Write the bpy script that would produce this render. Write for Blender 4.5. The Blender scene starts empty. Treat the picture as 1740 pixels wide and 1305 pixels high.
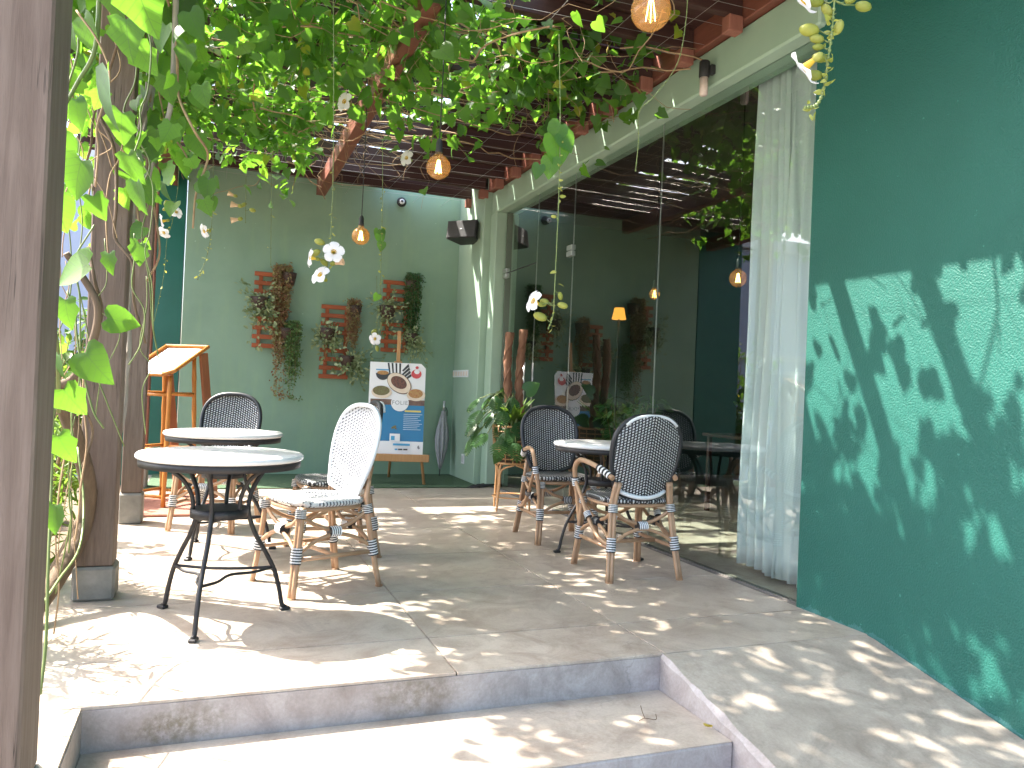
import bpy, bmesh, math, random
import numpy as np
from mathutils import Vector, Matrix

# ------------------------------------------------------------------ camera, sky, sun, exposure
scene = bpy.context.scene
COL = scene.collection
FPX, YAW, PITCH, ROLL, CAMH = 1331.0, 20.94, 0.51, 2.41, 1.06

def cam_axes():
    y, p, r = map(math.radians, (YAW, PITCH, ROLL))
    F = Vector((math.sin(y)*math.cos(p), math.cos(y)*math.cos(p), math.sin(p)))
    Rt = Vector((math.cos(y), -math.sin(y), 0)); U = Rt.cross(F)
    return math.cos(r)*Rt + math.sin(r)*U, -math.sin(r)*Rt + math.cos(r)*U, F
CR, CU, CF = cam_axes()
CAMPOS = Vector((0, 0, CAMH))
cam_data = bpy.data.cameras.new('camera')
cam_data.sensor_width = 36; cam_data.lens = FPX/1740*36
cam_data.clip_start = 0.05; cam_data.clip_end = 600
cam = bpy.data.objects.new('camera', cam_data); COL.objects.link(cam)
m = Matrix((CR, CU, -CF)).transposed().to_4x4(); m.translation = CAMPOS
cam.matrix_world = m
scene.camera = cam

def at(u, v, d):                 # a point seen at (u, v) of the photo, d metres along the lens axis
    return CAMPOS + (CF + CR*((u-870)/FPX) - CU*((v-652.5)/FPX))*d
def project(P):
    D = Vector(P)-CAMPOS; a = D.dot(CF)
    if a < 0.1: return None
    return 870+FPX*D.dot(CR)/a, 652.5-FPX*D.dot(CU)/a, a

SUN_EL = math.radians(52.0)
SUN_H = Vector((-0.825, 0.565, 0)).normalized()     # where the sun stands, seen from above
SUN_DIR = SUN_H*math.cos(SUN_EL) + Vector((0, 0, math.sin(SUN_EL)))
world = bpy.data.worlds.new('World'); scene.world = world; world.use_nodes = True
wn = world.node_tree.nodes; wl = world.node_tree.links
sky = wn.new('ShaderNodeTexSky'); sky.sky_type = 'NISHITA'; sky.sun_disc = False
sky.sun_elevation = SUN_EL; sky.sun_rotation = math.atan2(SUN_H.x, SUN_H.y)
sky.air_density = 1.0; sky.dust_density = 4.0; sky.ozone_density = 1.0
bg = wn['Background']; bg.inputs['Strength'].default_value = 0.15
wl.new(sky.outputs['Color'], bg.inputs['Color'])
sd = bpy.data.lights.new('sun', 'SUN'); sd.energy = 3.7; sd.angle = math.radians(0.53); sd.color = (1, 0.935, 0.83)
sun = bpy.data.objects.new('sun', sd); COL.objects.link(sun)
sun.rotation_euler = SUN_DIR.to_track_quat('Z', 'Y').to_euler(); sun.location = (-6, 5, 12)
vs = scene.view_settings
vs.view_transform = 'Standard'; vs.look = 'None'; vs.exposure = 2.7; vs.gamma = 1.0; vs.use_curve_mapping = False
scene.cycles.use_denoising = True
scene.cycles.max_bounces = 10; scene.cycles.transparent_max_bounces = 16
scene.cycles.diffuse_bounces = 5; scene.cycles.transmission_bounces = 6
scene.cycles.sample_clamp_indirect = 6
rng = random.Random(7)

# ------------------------------------------------------------------ node helpers and materials
MATS = {}
class NT:
    def __init__(self, name):
        self.m = bpy.data.materials.new(name); self.m.use_nodes = True
        self.t = self.m.node_tree; self.n = self.t.nodes; self.n.clear(); MATS[name] = self.m
        self.out = self.n.new('ShaderNodeOutputMaterial')
    def new(self, typ, **kw):
        nd = self.n.new(typ)
        for k, v in kw.items(): setattr(nd, k, v)
        return nd
    def link(self, a, b): self.t.links.new(a, b)
    def setin(self, nd, key, v):
        if v is None: return
        if hasattr(v, 'is_linked'): self.link(v, nd.inputs[key])
        elif isinstance(v, (tuple, list)) and len(v) == 3 and nd.inputs[key].type == 'RGBA': nd.inputs[key].default_value = (*v, 1)
        else: nd.inputs[key].default_value = v
    def math(self, op, a, b=None, c=None, clamp=False):
        nd = self.new('ShaderNodeMath', operation=op, use_clamp=clamp)
        self.setin(nd, 0, a)
        if b is not None: self.setin(nd, 1, b)
        if c is not None: self.setin(nd, 2, c)
        return nd.outputs[0]
    def mix(self, f, a, b, mode='MIX'):
        nd = self.new('ShaderNodeMix', data_type='RGBA', blend_type=mode)
        self.setin(nd, 0, f); self.setin(nd, 6, a); self.setin(nd, 7, b)
        return nd.outputs[2]
    def ramp(self, f, stops):
        nd = self.new('ShaderNodeValToRGB'); self.link(f, nd.inputs[0]); e = nd.color_ramp.elements
        while len(e) < len(stops): e.new(0.5)
        for i, (p, c) in enumerate(stops):
            e[i].position = p; e[i].color = (*c, 1) if not isinstance(c, (int, float)) else (c, c, c, 1)
        return nd.outputs[0]
    def coord(self, kind='Object', scale=(1, 1, 1)):
        if kind == 'World': src = self.new('ShaderNodeNewGeometry').outputs['Position']
        else: src = self.new('ShaderNodeTexCoord').outputs[kind]
        mp = self.new('ShaderNodeMapping'); mp.inputs['Scale'].default_value = scale
        self.link(src, mp.inputs[0]); return mp.outputs[0]
    def noise(self, vec, scale, detail=4, rough=0.55, dist=0.0):
        nd = self.new('ShaderNodeTexNoise'); self.link(vec, nd.inputs['Vector'])
        nd.inputs['Scale'].default_value = scale; nd.inputs['Detail'].default_value = detail
        nd.inputs['Roughness'].default_value = rough; nd.inputs['Distortion'].default_value = dist
        return nd.outputs[0]
    def bump(self, h, strength=0.3, dist=0.01):
        nd = self.new('ShaderNodeBump'); nd.inputs['Strength'].default_value = strength
        nd.inputs['Distance'].default_value = dist; self.link(h, nd.inputs['Height']); return nd.outputs[0]
    def bsdf(self, color, rough=0.5, normal=None, metallic=0.0, spec=0.5):
        nd = self.new('ShaderNodeBsdfPrincipled')
        self.setin(nd, 'Base Color', color); self.setin(nd, 'Roughness', rough); self.setin(nd, 'Metallic', metallic)
        nd.inputs['Specular IOR Level'].default_value = spec
        if normal is not None: self.link(normal, nd.inputs['Normal'])
        return nd.outputs[0]
    def done(self, sh): self.link(sh, self.out.inputs[0]); return self.m

def pmat(name, c1, c2=None, scale=8, rough=0.5, bump=0.0, bscale=60, metallic=0.0, stretch=(1, 1, 1), coord='Object', spec=0.5, vary=0.0, bdist=0.004):
    t = NT(name); v = t.coord(coord, stretch)
    col = c1
    if c2 is not None:
        f = t.ramp(t.noise(v, scale, 6, 0.6), [(0.3, 0.0), (0.7, 1.0)])
        col = t.mix(f, c1, c2)
    if vary:
        oi = t.new('ShaderNodeObjectInfo').outputs['Random']
        hs = t.new('ShaderNodeHueSaturation'); t.setin(hs, 'Color', col)
        t.link(t.math('MULTIPLY_ADD', oi, 2*vary, 1-vary), hs.inputs['Value']); col = hs.outputs[0]
    nrm = t.bump(t.noise(v, bscale, 5, 0.6), bump, bdist) if bump else None
    return t.done(t.bsdf(col, rough, nrm, metallic, spec))

def concrete(name, a, b, cc, rough=0.42, stain=None):
    t = NT(name); v = t.coord('World')
    big = t.noise(v, 1.1, 8, 0.62, 0.6); mid = t.noise(v, 4.3, 8, 0.65, 1.2); fine = t.noise(v, 90, 4, 0.7)
    col = t.mix(t.ramp(big, [(0.32, 0.0), (0.68, 1.0)]), a, b)
    col = t.mix(t.ramp(mid, [(0.42, 0.0), (0.72, 0.85)]), col, cc)
    blot = t.noise(v, 2.3, 10, 0.7, 2.2)
    col = t.mix(t.ramp(blot, [(0.50, 0.0), (0.72, 0.55)]), col, [x*0.62 for x in cc])
    col = t.mix(0.16, col, t.ramp(fine, [(0.3, 0.1), (0.7, 0.75)]), 'OVERLAY')
    oi = t.new('ShaderNodeObjectInfo').outputs['Random']
    hs = t.new('ShaderNodeHueSaturation'); t.setin(hs, 'Color', col)
    t.link(t.math('MULTIPLY_ADD', oi, 0.14, 0.93), hs.inputs['Value']); col = hs.outputs[0]
    # hairline cracks, trowel arcs
    vo = t.new('ShaderNodeTexVoronoi', feature='DISTANCE_TO_EDGE'); vo.inputs['Scale'].default_value = 0.9
    wv = t.new('ShaderNodeVectorMath', operation='ADD'); t.link(v, wv.inputs[0])
    nz = t.new('ShaderNodeTexNoise'); nz.inputs['Scale'].default_value = 3.0; nz.inputs['Detail'].default_value = 6; t.link(v, nz.inputs['Vector'])
    sc = t.new('ShaderNodeVectorMath', operation='SCALE'); t.link(nz.outputs[1], sc.inputs[0]); sc.inputs[3].default_value = 0.7
    t.link(sc.outputs[0], wv.inputs[1]); t.link(wv.outputs[0], vo.inputs['Vector'])
    crack = t.ramp(vo.outputs[0], [(0.0, 0.8), (0.0022, 0.0)])
    crack = t.math('MULTIPLY', crack, t.ramp(t.noise(v, 0.8, 2), [(0.56, 0.0), (0.64, 0.6)]))
    col = t.mix(crack, col, (0.10, 0.09, 0.085))
    if stain:
        gx = t.new('ShaderNodeSeparateXYZ'); t.link(v, gx.inputs[0])
        sv = t.coord('World', (3.2, 3.2, 2.2))
        drip = t.ramp(t.noise(sv, 1.6, 6, 0.7, 0.6), [(0.50, 0.0), (0.72, 0.6)])
        col = t.mix(drip, col, (0.17, 0.135, 0.115))
        for (px, pz, r) in stain:
            dx = t.math('MULTIPLY', t.math('SUBTRACT', gx.outputs[0], px), 1.0/r)
            dz = t.math('MULTIPLY', t.math('SUBTRACT', gx.outputs[2], pz), 1.8/r)
            d2 = t.math('ADD', t.math('MULTIPLY', dx, dx), t.math('MULTIPLY', dz, dz))
            msk = t.math('MULTIPLY', t.math('SUBTRACT', 1.0, d2, clamp=True), t.ramp(t.noise(v, 34, 6, 0.75), [(0.38, 0.0), (0.6, 1.0)]))
            col = t.mix(t.math('MULTIPLY', msk, 0.6), col, (0.10, 0.083, 0.04))
    rg = t.math('MULTIPLY_ADD', big, 0.25, rough-0.12)
    return t.done(t.bsdf(col, rg, t.bump(t.math('ADD', fine, mid), 0.22, 0.003)))

def stucco(name, c1, c2, rough=0.6, bump=0.6, bscale=160, splash=None, streak=None):
    t = NT(name); v = t.coord('World')
    col = t.mix(t.ramp(t.noise(v, 1.3, 7, 0.6, 0.4), [(0.3, 0.0), (0.7, 1.0)]), c1, c2)
    if streak:
        f = t.ramp(t.noise(t.coord('World', (5, 5, 0.5)), 1.2, 6, 0.65), [(0.5, 0.0), (0.78, 0.6)])
        col = t.mix(f, col, streak)
    pk = t.ramp(t.noise(v, 23, 3, 0.5), [(0.735, 0.0), (0.76, 0.55)])
    col = t.mix(pk, col, [min(1, x*2.2+0.06) for x in c2])
    if splash:      # scuffed, paler paint along the foot of the wall, following the ramp
        s = t.new('ShaderNodeSeparateXYZ'); t.link(v, s.inputs[0])
        ground = t.math('MINIMUM', 0.0, t.math('MULTIPLY', t.math('SUBTRACT', s.outputs[1], 2.77), 0.217))
        hgt = t.math('SUBTRACT', s.outputs[2], ground)
        lim = t.math('MULTIPLY', t.ramp(t.noise(v, 9, 5, 0.7), [(0.40, 0.0), (0.85, 1.0)]), 0.05)
        col = t.mix(t.math('MULTIPLY', t.math('LESS_THAN', hgt, lim), 0.32), col, splash)
    h = t.math('ADD', t.noise(v, bscale, 3, 0.5), t.math('MULTIPLY', t.noise(v, 18, 4), 0.5))
    return t.done(t.bsdf(col, rough, t.bump(h, bump, 0.006), spec=0.35))

def wood(name, c1, c2, axis='z', rough=0.65, bump=0.35, scale=1.0, cracks=False, vary=0.06):
    t = NT(name); st = {'x': (1, 14, 14), 'y': (14, 1, 14), 'z': (14, 14, 1)}[axis]
    v = t.coord('World', tuple(s*scale for s in st))
    g = t.noise(v, 3.2, 8, 0.65, 0.35); big = t.noise(t.coord('World'), 2.2, 4)
    col = t.mix(t.ramp(g, [(0.28, 0.0), (0.72, 1.0)]), c1, c2)
    col = t.mix(t.ramp(big, [(0.4, 0.0), (0.75, 0.4)]), col, [x*0.72 for x in c1])
    if cracks:
        v2 = t.coord('World', tuple(s*1.6 if s > 1 else 0.55 for s in st))
        ck = t.ramp(t.noise(v2, 1.5, 3, 0.5, 0.6), [(0.493, 0.0), (0.5, 0.85), (0.507, 0.0)])
        ck = t.math('MULTIPLY', ck, t.ramp(t.noise(t.coord('World'), 3.5, 3), [(0.5, 0.0), (0.58, 1.0)]))
        col = t.mix(ck, col, (0.03, 0.025, 0.02))
        g = t.math('SUBTRACT', g, ck)
    oi = t.new('ShaderNodeObjectInfo').outputs['Random']
    hs = t.new('ShaderNodeHueSaturation'); t.setin(hs, 'Color', col)
    t.link(t.math('MULTIPLY_ADD', oi, 2*vary, 1-vary), hs.inputs['Value'])
    return t.done(t.bsdf(hs.outputs[0], rough, t.bump(g, bump, 0.006), spec=0.3))

def leafmat(name, dark, light, trans, tw=0.45, rough=0.38, edge=None, veins=False):
    t = NT(name)
    a = t.new('ShaderNodeAttribute', attribute_name='rnd').outputs['Fac']
    r = t.math('FRACT', t.math('ADD', a, t.new('ShaderNodeObjectInfo').outputs['Random']))
    col = t.mix(r, dark, light)
    v = t.coord('Object'); n = t.noise(v, 14, 3)
    col = t.mix(t.math('MULTIPLY', n, 0.35), col, [x*0.55 for x in dark])
    tc = t.mix(r, trans, [min(1, x*1.35) for x in trans])
    if veins:
        s = t.new('ShaderNodeSeparateXYZ'); t.link(v, s.inputs[0]); ax = t.math('ABSOLUTE', s.outputs[0])
        fr = t.math('ABSOLUTE', t.math('SUBTRACT', t.math('FRACT', t.math('MULTIPLY', t.math('SUBTRACT', s.outputs[1], t.math('MULTIPLY', ax, 0.75)), 5.5)), 0.5))
        vm = t.math('MAXIMUM', t.math('LESS_THAN', ax, 0.012), t.math('MULTIPLY', t.math('LESS_THAN', fr, 0.055), 0.7))
        col = t.mix(t.math('MULTIPLY', vm, 0.55), col, (0.13, 0.24, 0.07)); tc = t.mix(t.math('MULTIPLY', vm, 0.7), tc, [x*0.35 for x in trans])
    if edge:
        sick = t.math('GREATER_THAN', r, 0.93)
        col = t.mix(t.math('MULTIPLY', sick, n), col, edge)
    b = t.bsdf(col, rough, t.bump(t.noise(v, 40, 2), 0.15, 0.003), spec=0.28)
    tr = t.new('ShaderNodeBsdfTranslucent'); t.setin(tr, 'Color', tc)
    mx = t.new('ShaderNodeMixShader'); mx.inputs[0].default_value = tw
    t.link(b, mx.inputs[1]); t.link(tr.outputs[0], mx.inputs[2])
    return t.done(mx.outputs[0])

def weave(name, axis, base, dot, a=0.0185, b=0.0165, k=0.5, wx=0.27, wy=0.27, rough=0.45):
    t = NT(name); s = t.new('ShaderNodeSeparateXYZ'); t.link(t.new('ShaderNodeTexCoord').outputs['Object'], s.inputs[0])
    u = s.outputs[0]; w = s.outputs[2 if axis == 'z' else 1]
    vv = t.math('DIVIDE', t.math('MULTIPLY_ADD', t.math('ABSOLUTE', u), k, w), b)
    row = t.math('FLOOR', vv)
    u2 = t.math('DIVIDE', u, a)
    fx = t.math('ABSOLUTE', t.math('SUBTRACT', t.math('FRACT', u2), 0.5))
    fy = t.math('ABSOLUTE', t.math('SUBTRACT', t.math('FRACT', vv), 0.5))
    mk = t.math('MULTIPLY', t.math('LESS_THAN', fx, wx), t.math('LESS_THAN', fy, wy))
    col = t.mix(mk, base, dot)
    col = t.mix(t.math('MULTIPLY', t.noise(t.coord('Object'), 30, 3), 0.25), col, [x*0.5 for x in base])
    h = t.math('ADD', t.math('MULTIPLY', mk, 0.6), t.math('SUBTRACT', 1.0, t.math('MULTIPLY', fy, 2.0)))
    return t.done(t.bsdf(col, rough, t.bump(h, 0.8, 0.003)))

def emit(name, color, strength):
    t = NT(name); e = t.new('ShaderNodeEmission'); t.setin(e, 'Color', color); e.inputs[1].default_value = strength
    return t.done(e.outputs[0])

def pane_mat(name, tint, boost=1.7, rough=0.0, base=0.0):
    t = NT(name); tr = t.new('ShaderNodeBsdfTransparent'); t.setin(tr, 'Color', tint)
    gl = t.new('ShaderNodeBsdfGlossy'); gl.inputs['Roughness'].default_value = rough; t.setin(gl, 'Color', (1, 1, 1))
    fr = t.new('ShaderNodeFresnel'); fr.inputs[0].default_value = 1.5
    mx = t.new('ShaderNodeMixShader'); front = t.math('SUBTRACT', 1.0, t.new('ShaderNodeNewGeometry').outputs['Backfacing'])
    t.link(t.math('MULTIPLY', t.math('MULTIPLY_ADD', fr.outputs[0], boost, base, clamp=True), front), mx.inputs[0])
    t.link(tr.outputs[0], mx.inputs[1]); t.link(gl.outputs[0], mx.inputs[2])
    return t.done(mx.outputs[0])

M = MATS
concrete('concrete_floor', (0.385, 0.33, 0.275), (0.475, 0.41, 0.345), (0.27, 0.205, 0.16), 0.36)
concrete('concrete_ramp', (0.35, 0.305, 0.255), (0.42, 0.37, 0.31), (0.23, 0.19, 0.155), 0.5)
concrete('concrete_riser', (0.34, 0.305, 0.295), (0.40, 0.365, 0.355), (0.25, 0.21, 0.195), 0.6, stain=[(-0.02, -0.085, 0.16), (0.75, -0.05, 0.22), (-0.12, -0.1, 0.12)])
pmat('joint_dark', (0.12, 0.11, 0.10), (0.17, 0.155, 0.14), 12, 0.8)
pmat('plinth_concrete', (0.15, 0.14, 0.125), (0.26, 0.245, 0.22), 9, 0.8, 0.4, 60, coord='World')
pmat('soil', (0.10, 0.075, 0.05), (0.16, 0.12, 0.08), 6, 0.95, 0.6, 30)
pmat('lower_paving', (0.34, 0.32, 0.29), (0.42, 0.39, 0.35), 2, 0.7, 0.2, 60)
stucco('sage_paint', (0.195, 0.305, 0.225), (0.24, 0.36, 0.265), 0.5, 0.12, 140, streak=(0.27, 0.40, 0.235))
pmat('sage_trim', (0.265, 0.37, 0.285), (0.30, 0.41, 0.315), 3, 0.5, 0.08, 90)
stucco('emerald_stucco', (0.010, 0.084, 0.066), (0.014, 0.102, 0.082), 0.5, 0.75, 120, splash=(0.10, 0.24, 0.25))
pmat('emerald_gloss', (0.006, 0.10, 0.075), (0.01, 0.12, 0.09), 3, 0.35)
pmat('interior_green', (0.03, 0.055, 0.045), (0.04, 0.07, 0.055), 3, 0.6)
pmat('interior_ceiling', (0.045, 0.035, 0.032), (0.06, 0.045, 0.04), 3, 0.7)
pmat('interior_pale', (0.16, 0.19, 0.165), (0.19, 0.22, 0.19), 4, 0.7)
pmat('neighbour_wall', (0.34, 0.36, 0.46), (0.40, 0.42, 0.52), 1.5, 0.8, 0.1, 40)
pmat('neighbour_trim', (0.52, 0.52, 0.55), None, rough=0.7)
wood('post_wood', (0.115, 0.080, 0.062), (0.20, 0.15, 0.122), 'z', 0.75, 0.55, 1.0, cracks=True)
wood('red_post_wood', (0.22, 0.085, 0.06), (0.30, 0.125, 0.09), 'z', 0.6, 0.3)
wood('beam_wood_y', (0.13, 0.045, 0.03), (0.20, 0.075, 0.05), 'y', 0.5, 0.25)
wood('rafter_wood_x', (0.040, 0.018, 0.015), (0.062, 0.028, 0.022), 'x', 0.55, 0.25)
wood('pallet_wood', (0.30, 0.075, 0.03), (0.40, 0.11, 0.045), 'x', 0.6, 0.3, 2.0)
wood('pine_wood', (0.42, 0.22, 0.09), (0.54, 0.30, 0.13), 'z', 0.5, 0.2, 2.0)
wood('bamboo_cane', (0.42, 0.155, 0.03), (0.54, 0.23, 0.055), 'z', 0.35, 0.15, 2.0)
wood('board_brown', (0.27, 0.10, 0.05), (0.35, 0.145, 0.07), 'z', 0.5, 0.2, 2.0)
wood('coir_pole', (0.16, 0.075, 0.045), (0.27, 0.14, 0.085), 'z', 0.9, 0.9, 1.2)
pmat('rattan', (0.34, 0.20, 0.115), (0.43, 0.27, 0.16), 14, 0.42, 0.15, 50, vary=0.08)
pmat('rattan_light', (0.40, 0.21, 0.085), (0.50, 0.28, 0.125), 14, 0.42, 0.15, 50)
pmat('black_plastic', (0.012, 0.013, 0.016), (0.02, 0.021, 0.025), 20, 0.42)
pmat('white_plastic', (0.64, 0.66, 0.68), (0.70, 0.71, 0.72), 20, 0.45)
weave('weave_black_back', 'z', (0.012, 0.012, 0.014), (0.68, 0.68, 0.68))
weave('weave_black_seat', 'y', (0.012, 0.012, 0.014), (0.56, 0.56, 0.56))
weave('weave_white_back', 'z', (0.56, 0.56, 0.57), (0.03, 0.035, 0.045), 0.021, 0.0185, 0.5, 0.28, 0.22)
weave('weave_white_seat', 'y', (0.60, 0.60, 0.61), (0.06, 0.065, 0.08), 0.021, 0.0185, 0.5, 0.28, 0.20)
pmat('iron', (0.022, 0.021, 0.023), (0.035, 0.032, 0.032), 30, 0.5, 0.15, 200, metallic=0.3)
pmat('table_stone', (0.66, 0.655, 0.66), (0.76, 0.755, 0.75), 9, 0.22, 0.03, 80)
pmat('speaker_grille', (0.03, 0.031, 0.035), (0.05, 0.051, 0.055), 300, 0.7, 0.5, 900)
pmat('black_matte', (0.018, 0.018, 0.019), None, rough=0.55)
pmat('grey_metal', (0.45, 0.46, 0.46), (0.55, 0.55, 0.55), 20, 0.3, metallic=0.85)
pmat('wire_steel', (0.42, 0.40, 0.38), None, rough=0.4, metallic=0.6)
pmat('frosted_pink', (0.62, 0.50, 0.44), (0.68, 0.56, 0.5), 10, 0.35)
pmat('paper_white', (0.76, 0.76, 0.77), None, rough=0.45)
pmat('print_blue', (0.012, 0.16, 0.34), (0.015, 0.19, 0.38), 3, 0.4)
pmat('print_sky', (0.05, 0.30, 0.52), None, rough=0.4)
pmat('print_dark', (0.03, 0.03, 0.035), None, rough=0.4)
pmat('print_grey', (0.22, 0.22, 0.24), None, rough=0.4)
pmat('print_brown', (0.10, 0.05, 0.035), (0.20, 0.11, 0.07), 25, 0.4)
pmat('print_meat', (0.05, 0.02, 0.015), (0.20, 0.07, 0.035), 70, 0.4)
pmat('print_curry', (0.33, 0.10, 0.03), (0.45, 0.28, 0.08), 70, 0.4)
pmat('print_salad', (0.12, 0.05, 0.025), (0.16, 0.19, 0.05), 80, 0.4)
pmat('print_red', (0.50, 0.02, 0.03), (0.60, 0.10, 0.10), 40, 0.4)
pmat('print_plate', (0.66, 0.52, 0.38), (0.72, 0.62, 0.5), 10, 0.4)
pmat('print_yellow', (0.62, 0.52, 0.12), None, rough=0.4)
pmat('print_text', (0.55, 0.66, 0.78), None, rough=0.4)
pmat('umbrella_cloth', (0.20, 0.205, 0.22), (0.34, 0.345, 0.36), 18, 0.5, 0.3, 30, stretch=(4, 4, 0.6))
pmat('mat_red', (0.25, 0.10, 0.07), (0.34, 0.16, 0.11), 60, 0.95, 0.6, 300)
pmat('mat_green', (0.035, 0.075, 0.035), (0.055, 0.10, 0.05), 40, 0.95, 0.7, 250)
pmat('pot_dark', (0.045, 0.026, 0.02), (0.07, 0.04, 0.03), 20, 0.7)
pmat('basket_lining', (0.05, 0.03, 0.022), (0.08, 0.05, 0.035), 20, 0.8)
leafmat('vine_leaf', (0.020, 0.066, 0.018), (0.070, 0.155, 0.026), (0.21, 0.48, 0.035), 0.39, 0.5, edge=(0.42, 0.28, 0.03))
leafmat('vine_leaf_veined', (0.020, 0.066, 0.018), (0.070, 0.155, 0.026), (0.21, 0.48, 0.035), 0.39, 0.5, veins=True)
leafmat('garden_leaf', (0.035, 0.085, 0.02), (0.10, 0.17, 0.03), (0.22, 0.38, 0.04), 0.4)
leafmat('tree_leaf', (0.03, 0.07, 0.02), (0.06, 0.12, 0.03), (0.14, 0.28, 0.03), 0.35)
leafmat('split_leaf', (0.035, 0.09, 0.035), (0.065, 0.145, 0.055), (0.13, 0.28, 0.06), 0.28, 0.28)
leafmat('red_trail_leaf', (0.27, 0.09, 0.07), (0.36, 0.38, 0.15), (0.25, 0.15, 0.05), 0.25)
leafmat('green_trail_leaf', (0.08, 0.16, 0.055), (0.18, 0.28, 0.10), (0.18, 0.28, 0.06), 0.25)
leafmat('variegated_leaf', (0.15, 0.20, 0.08), (0.48, 0.52, 0.30), (0.35, 0.42, 0.2), 0.2)
leafmat('bud_green', (0.22, 0.26, 0.05), (0.38, 0.38, 0.10), (0.45, 0.45, 0.08), 0.35)
leafmat('yellow_leaf', (0.45, 0.36, 0.03), (0.55, 0.42, 0.04), (0.5, 0.4, 0.05), 0.3)
leafmat('petal_white', (0.80, 0.78, 0.80), (0.84, 0.82, 0.85), (0.72, 0.70, 0.74), 0.4)
leafmat('petal_yellow', (0.62, 0.42, 0.04), (0.70, 0.50, 0.06), (0.6, 0.4, 0.05), 0.3)
leafmat('petal_faded', (0.50, 0.30, 0.18), (0.62, 0.45, 0.30), (0.5, 0.35, 0.2), 0.4)
pmat('vine_twig', (0.24, 0.15, 0.08), (0.36, 0.25, 0.14), 18, 0.8, 0.3, 60)
pmat('vine_bark', (0.085, 0.055, 0.032), (0.15, 0.10, 0.06), 10, 0.85, 0.8, 40, stretch=(3, 3, 0.6))
pmat('vine_grey_bark', (0.27, 0.24, 0.21), (0.38, 0.35, 0.31), 10, 0.85, 0.8, 40, stretch=(3, 3, 0.6))
pmat('green_stem', (0.10, 0.15, 0.035), (0.16, 0.19, 0.06), 16, 0.5)
pane_mat('clear_glass', (0.88, 0.93, 0.91), 1.9)
def bulb_mat():
    t = NT('amber_glass'); tr = t.new('ShaderNodeBsdfTransparent'); t.setin(tr, 'Color', (0.92, 0.74, 0.46))
    df = t.bsdf((0.36, 0.24, 0.12), 0.08, spec=1.0); mx = t.new('ShaderNodeMixShader')
    wv = t.new('ShaderNodeTexWave'); wv.inputs['Scale'].default_value = 22; wv.inputs['Distortion'].default_value = 3; t.link(t.coord('Object', (1, 1, 2.2)), wv.inputs[0])
    t.link(t.math('MULTIPLY_ADD', wv.outputs['Fac'], 0.06, 0.30), mx.inputs[0]); t.link(tr.outputs[0], mx.inputs[1]); t.link(df, mx.inputs[2]); t.done(mx.outputs[0])
bulb_mat()
emit('filament_glow', (1.0, 0.62, 0.18), 12)
emit('lamp_glow', (1.0, 0.40, 0.05), 0.28)
def curtain_mat():
    t = NT('sheer_curtain'); b = t.bsdf((0.86, 0.88, 0.90), 0.7, t.bump(t.noise(t.coord('Object', (1, 1, 0.05)), 90, 3), 0.2, 0.003), spec=0.1)
    tr = t.new('ShaderNodeBsdfTranslucent'); t.setin(tr, 'Color', (0.78, 0.80, 0.82))
    tp = t.new('ShaderNodeBsdfTransparent')
    m1 = t.new('ShaderNodeMixShader'); m1.inputs[0].default_value = 0.35; t.link(b, m1.inputs[1]); t.link(tr.outputs[0], m1.inputs[2])
    m2 = t.new('ShaderNodeMixShader'); m2.inputs[0].default_value = 0.05; t.link(m1.outputs[0], m2.inputs[1]); t.link(tp.outputs[0], m2.inputs[2])
    t.done(m2.outputs[0])
curtain_mat()

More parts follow.
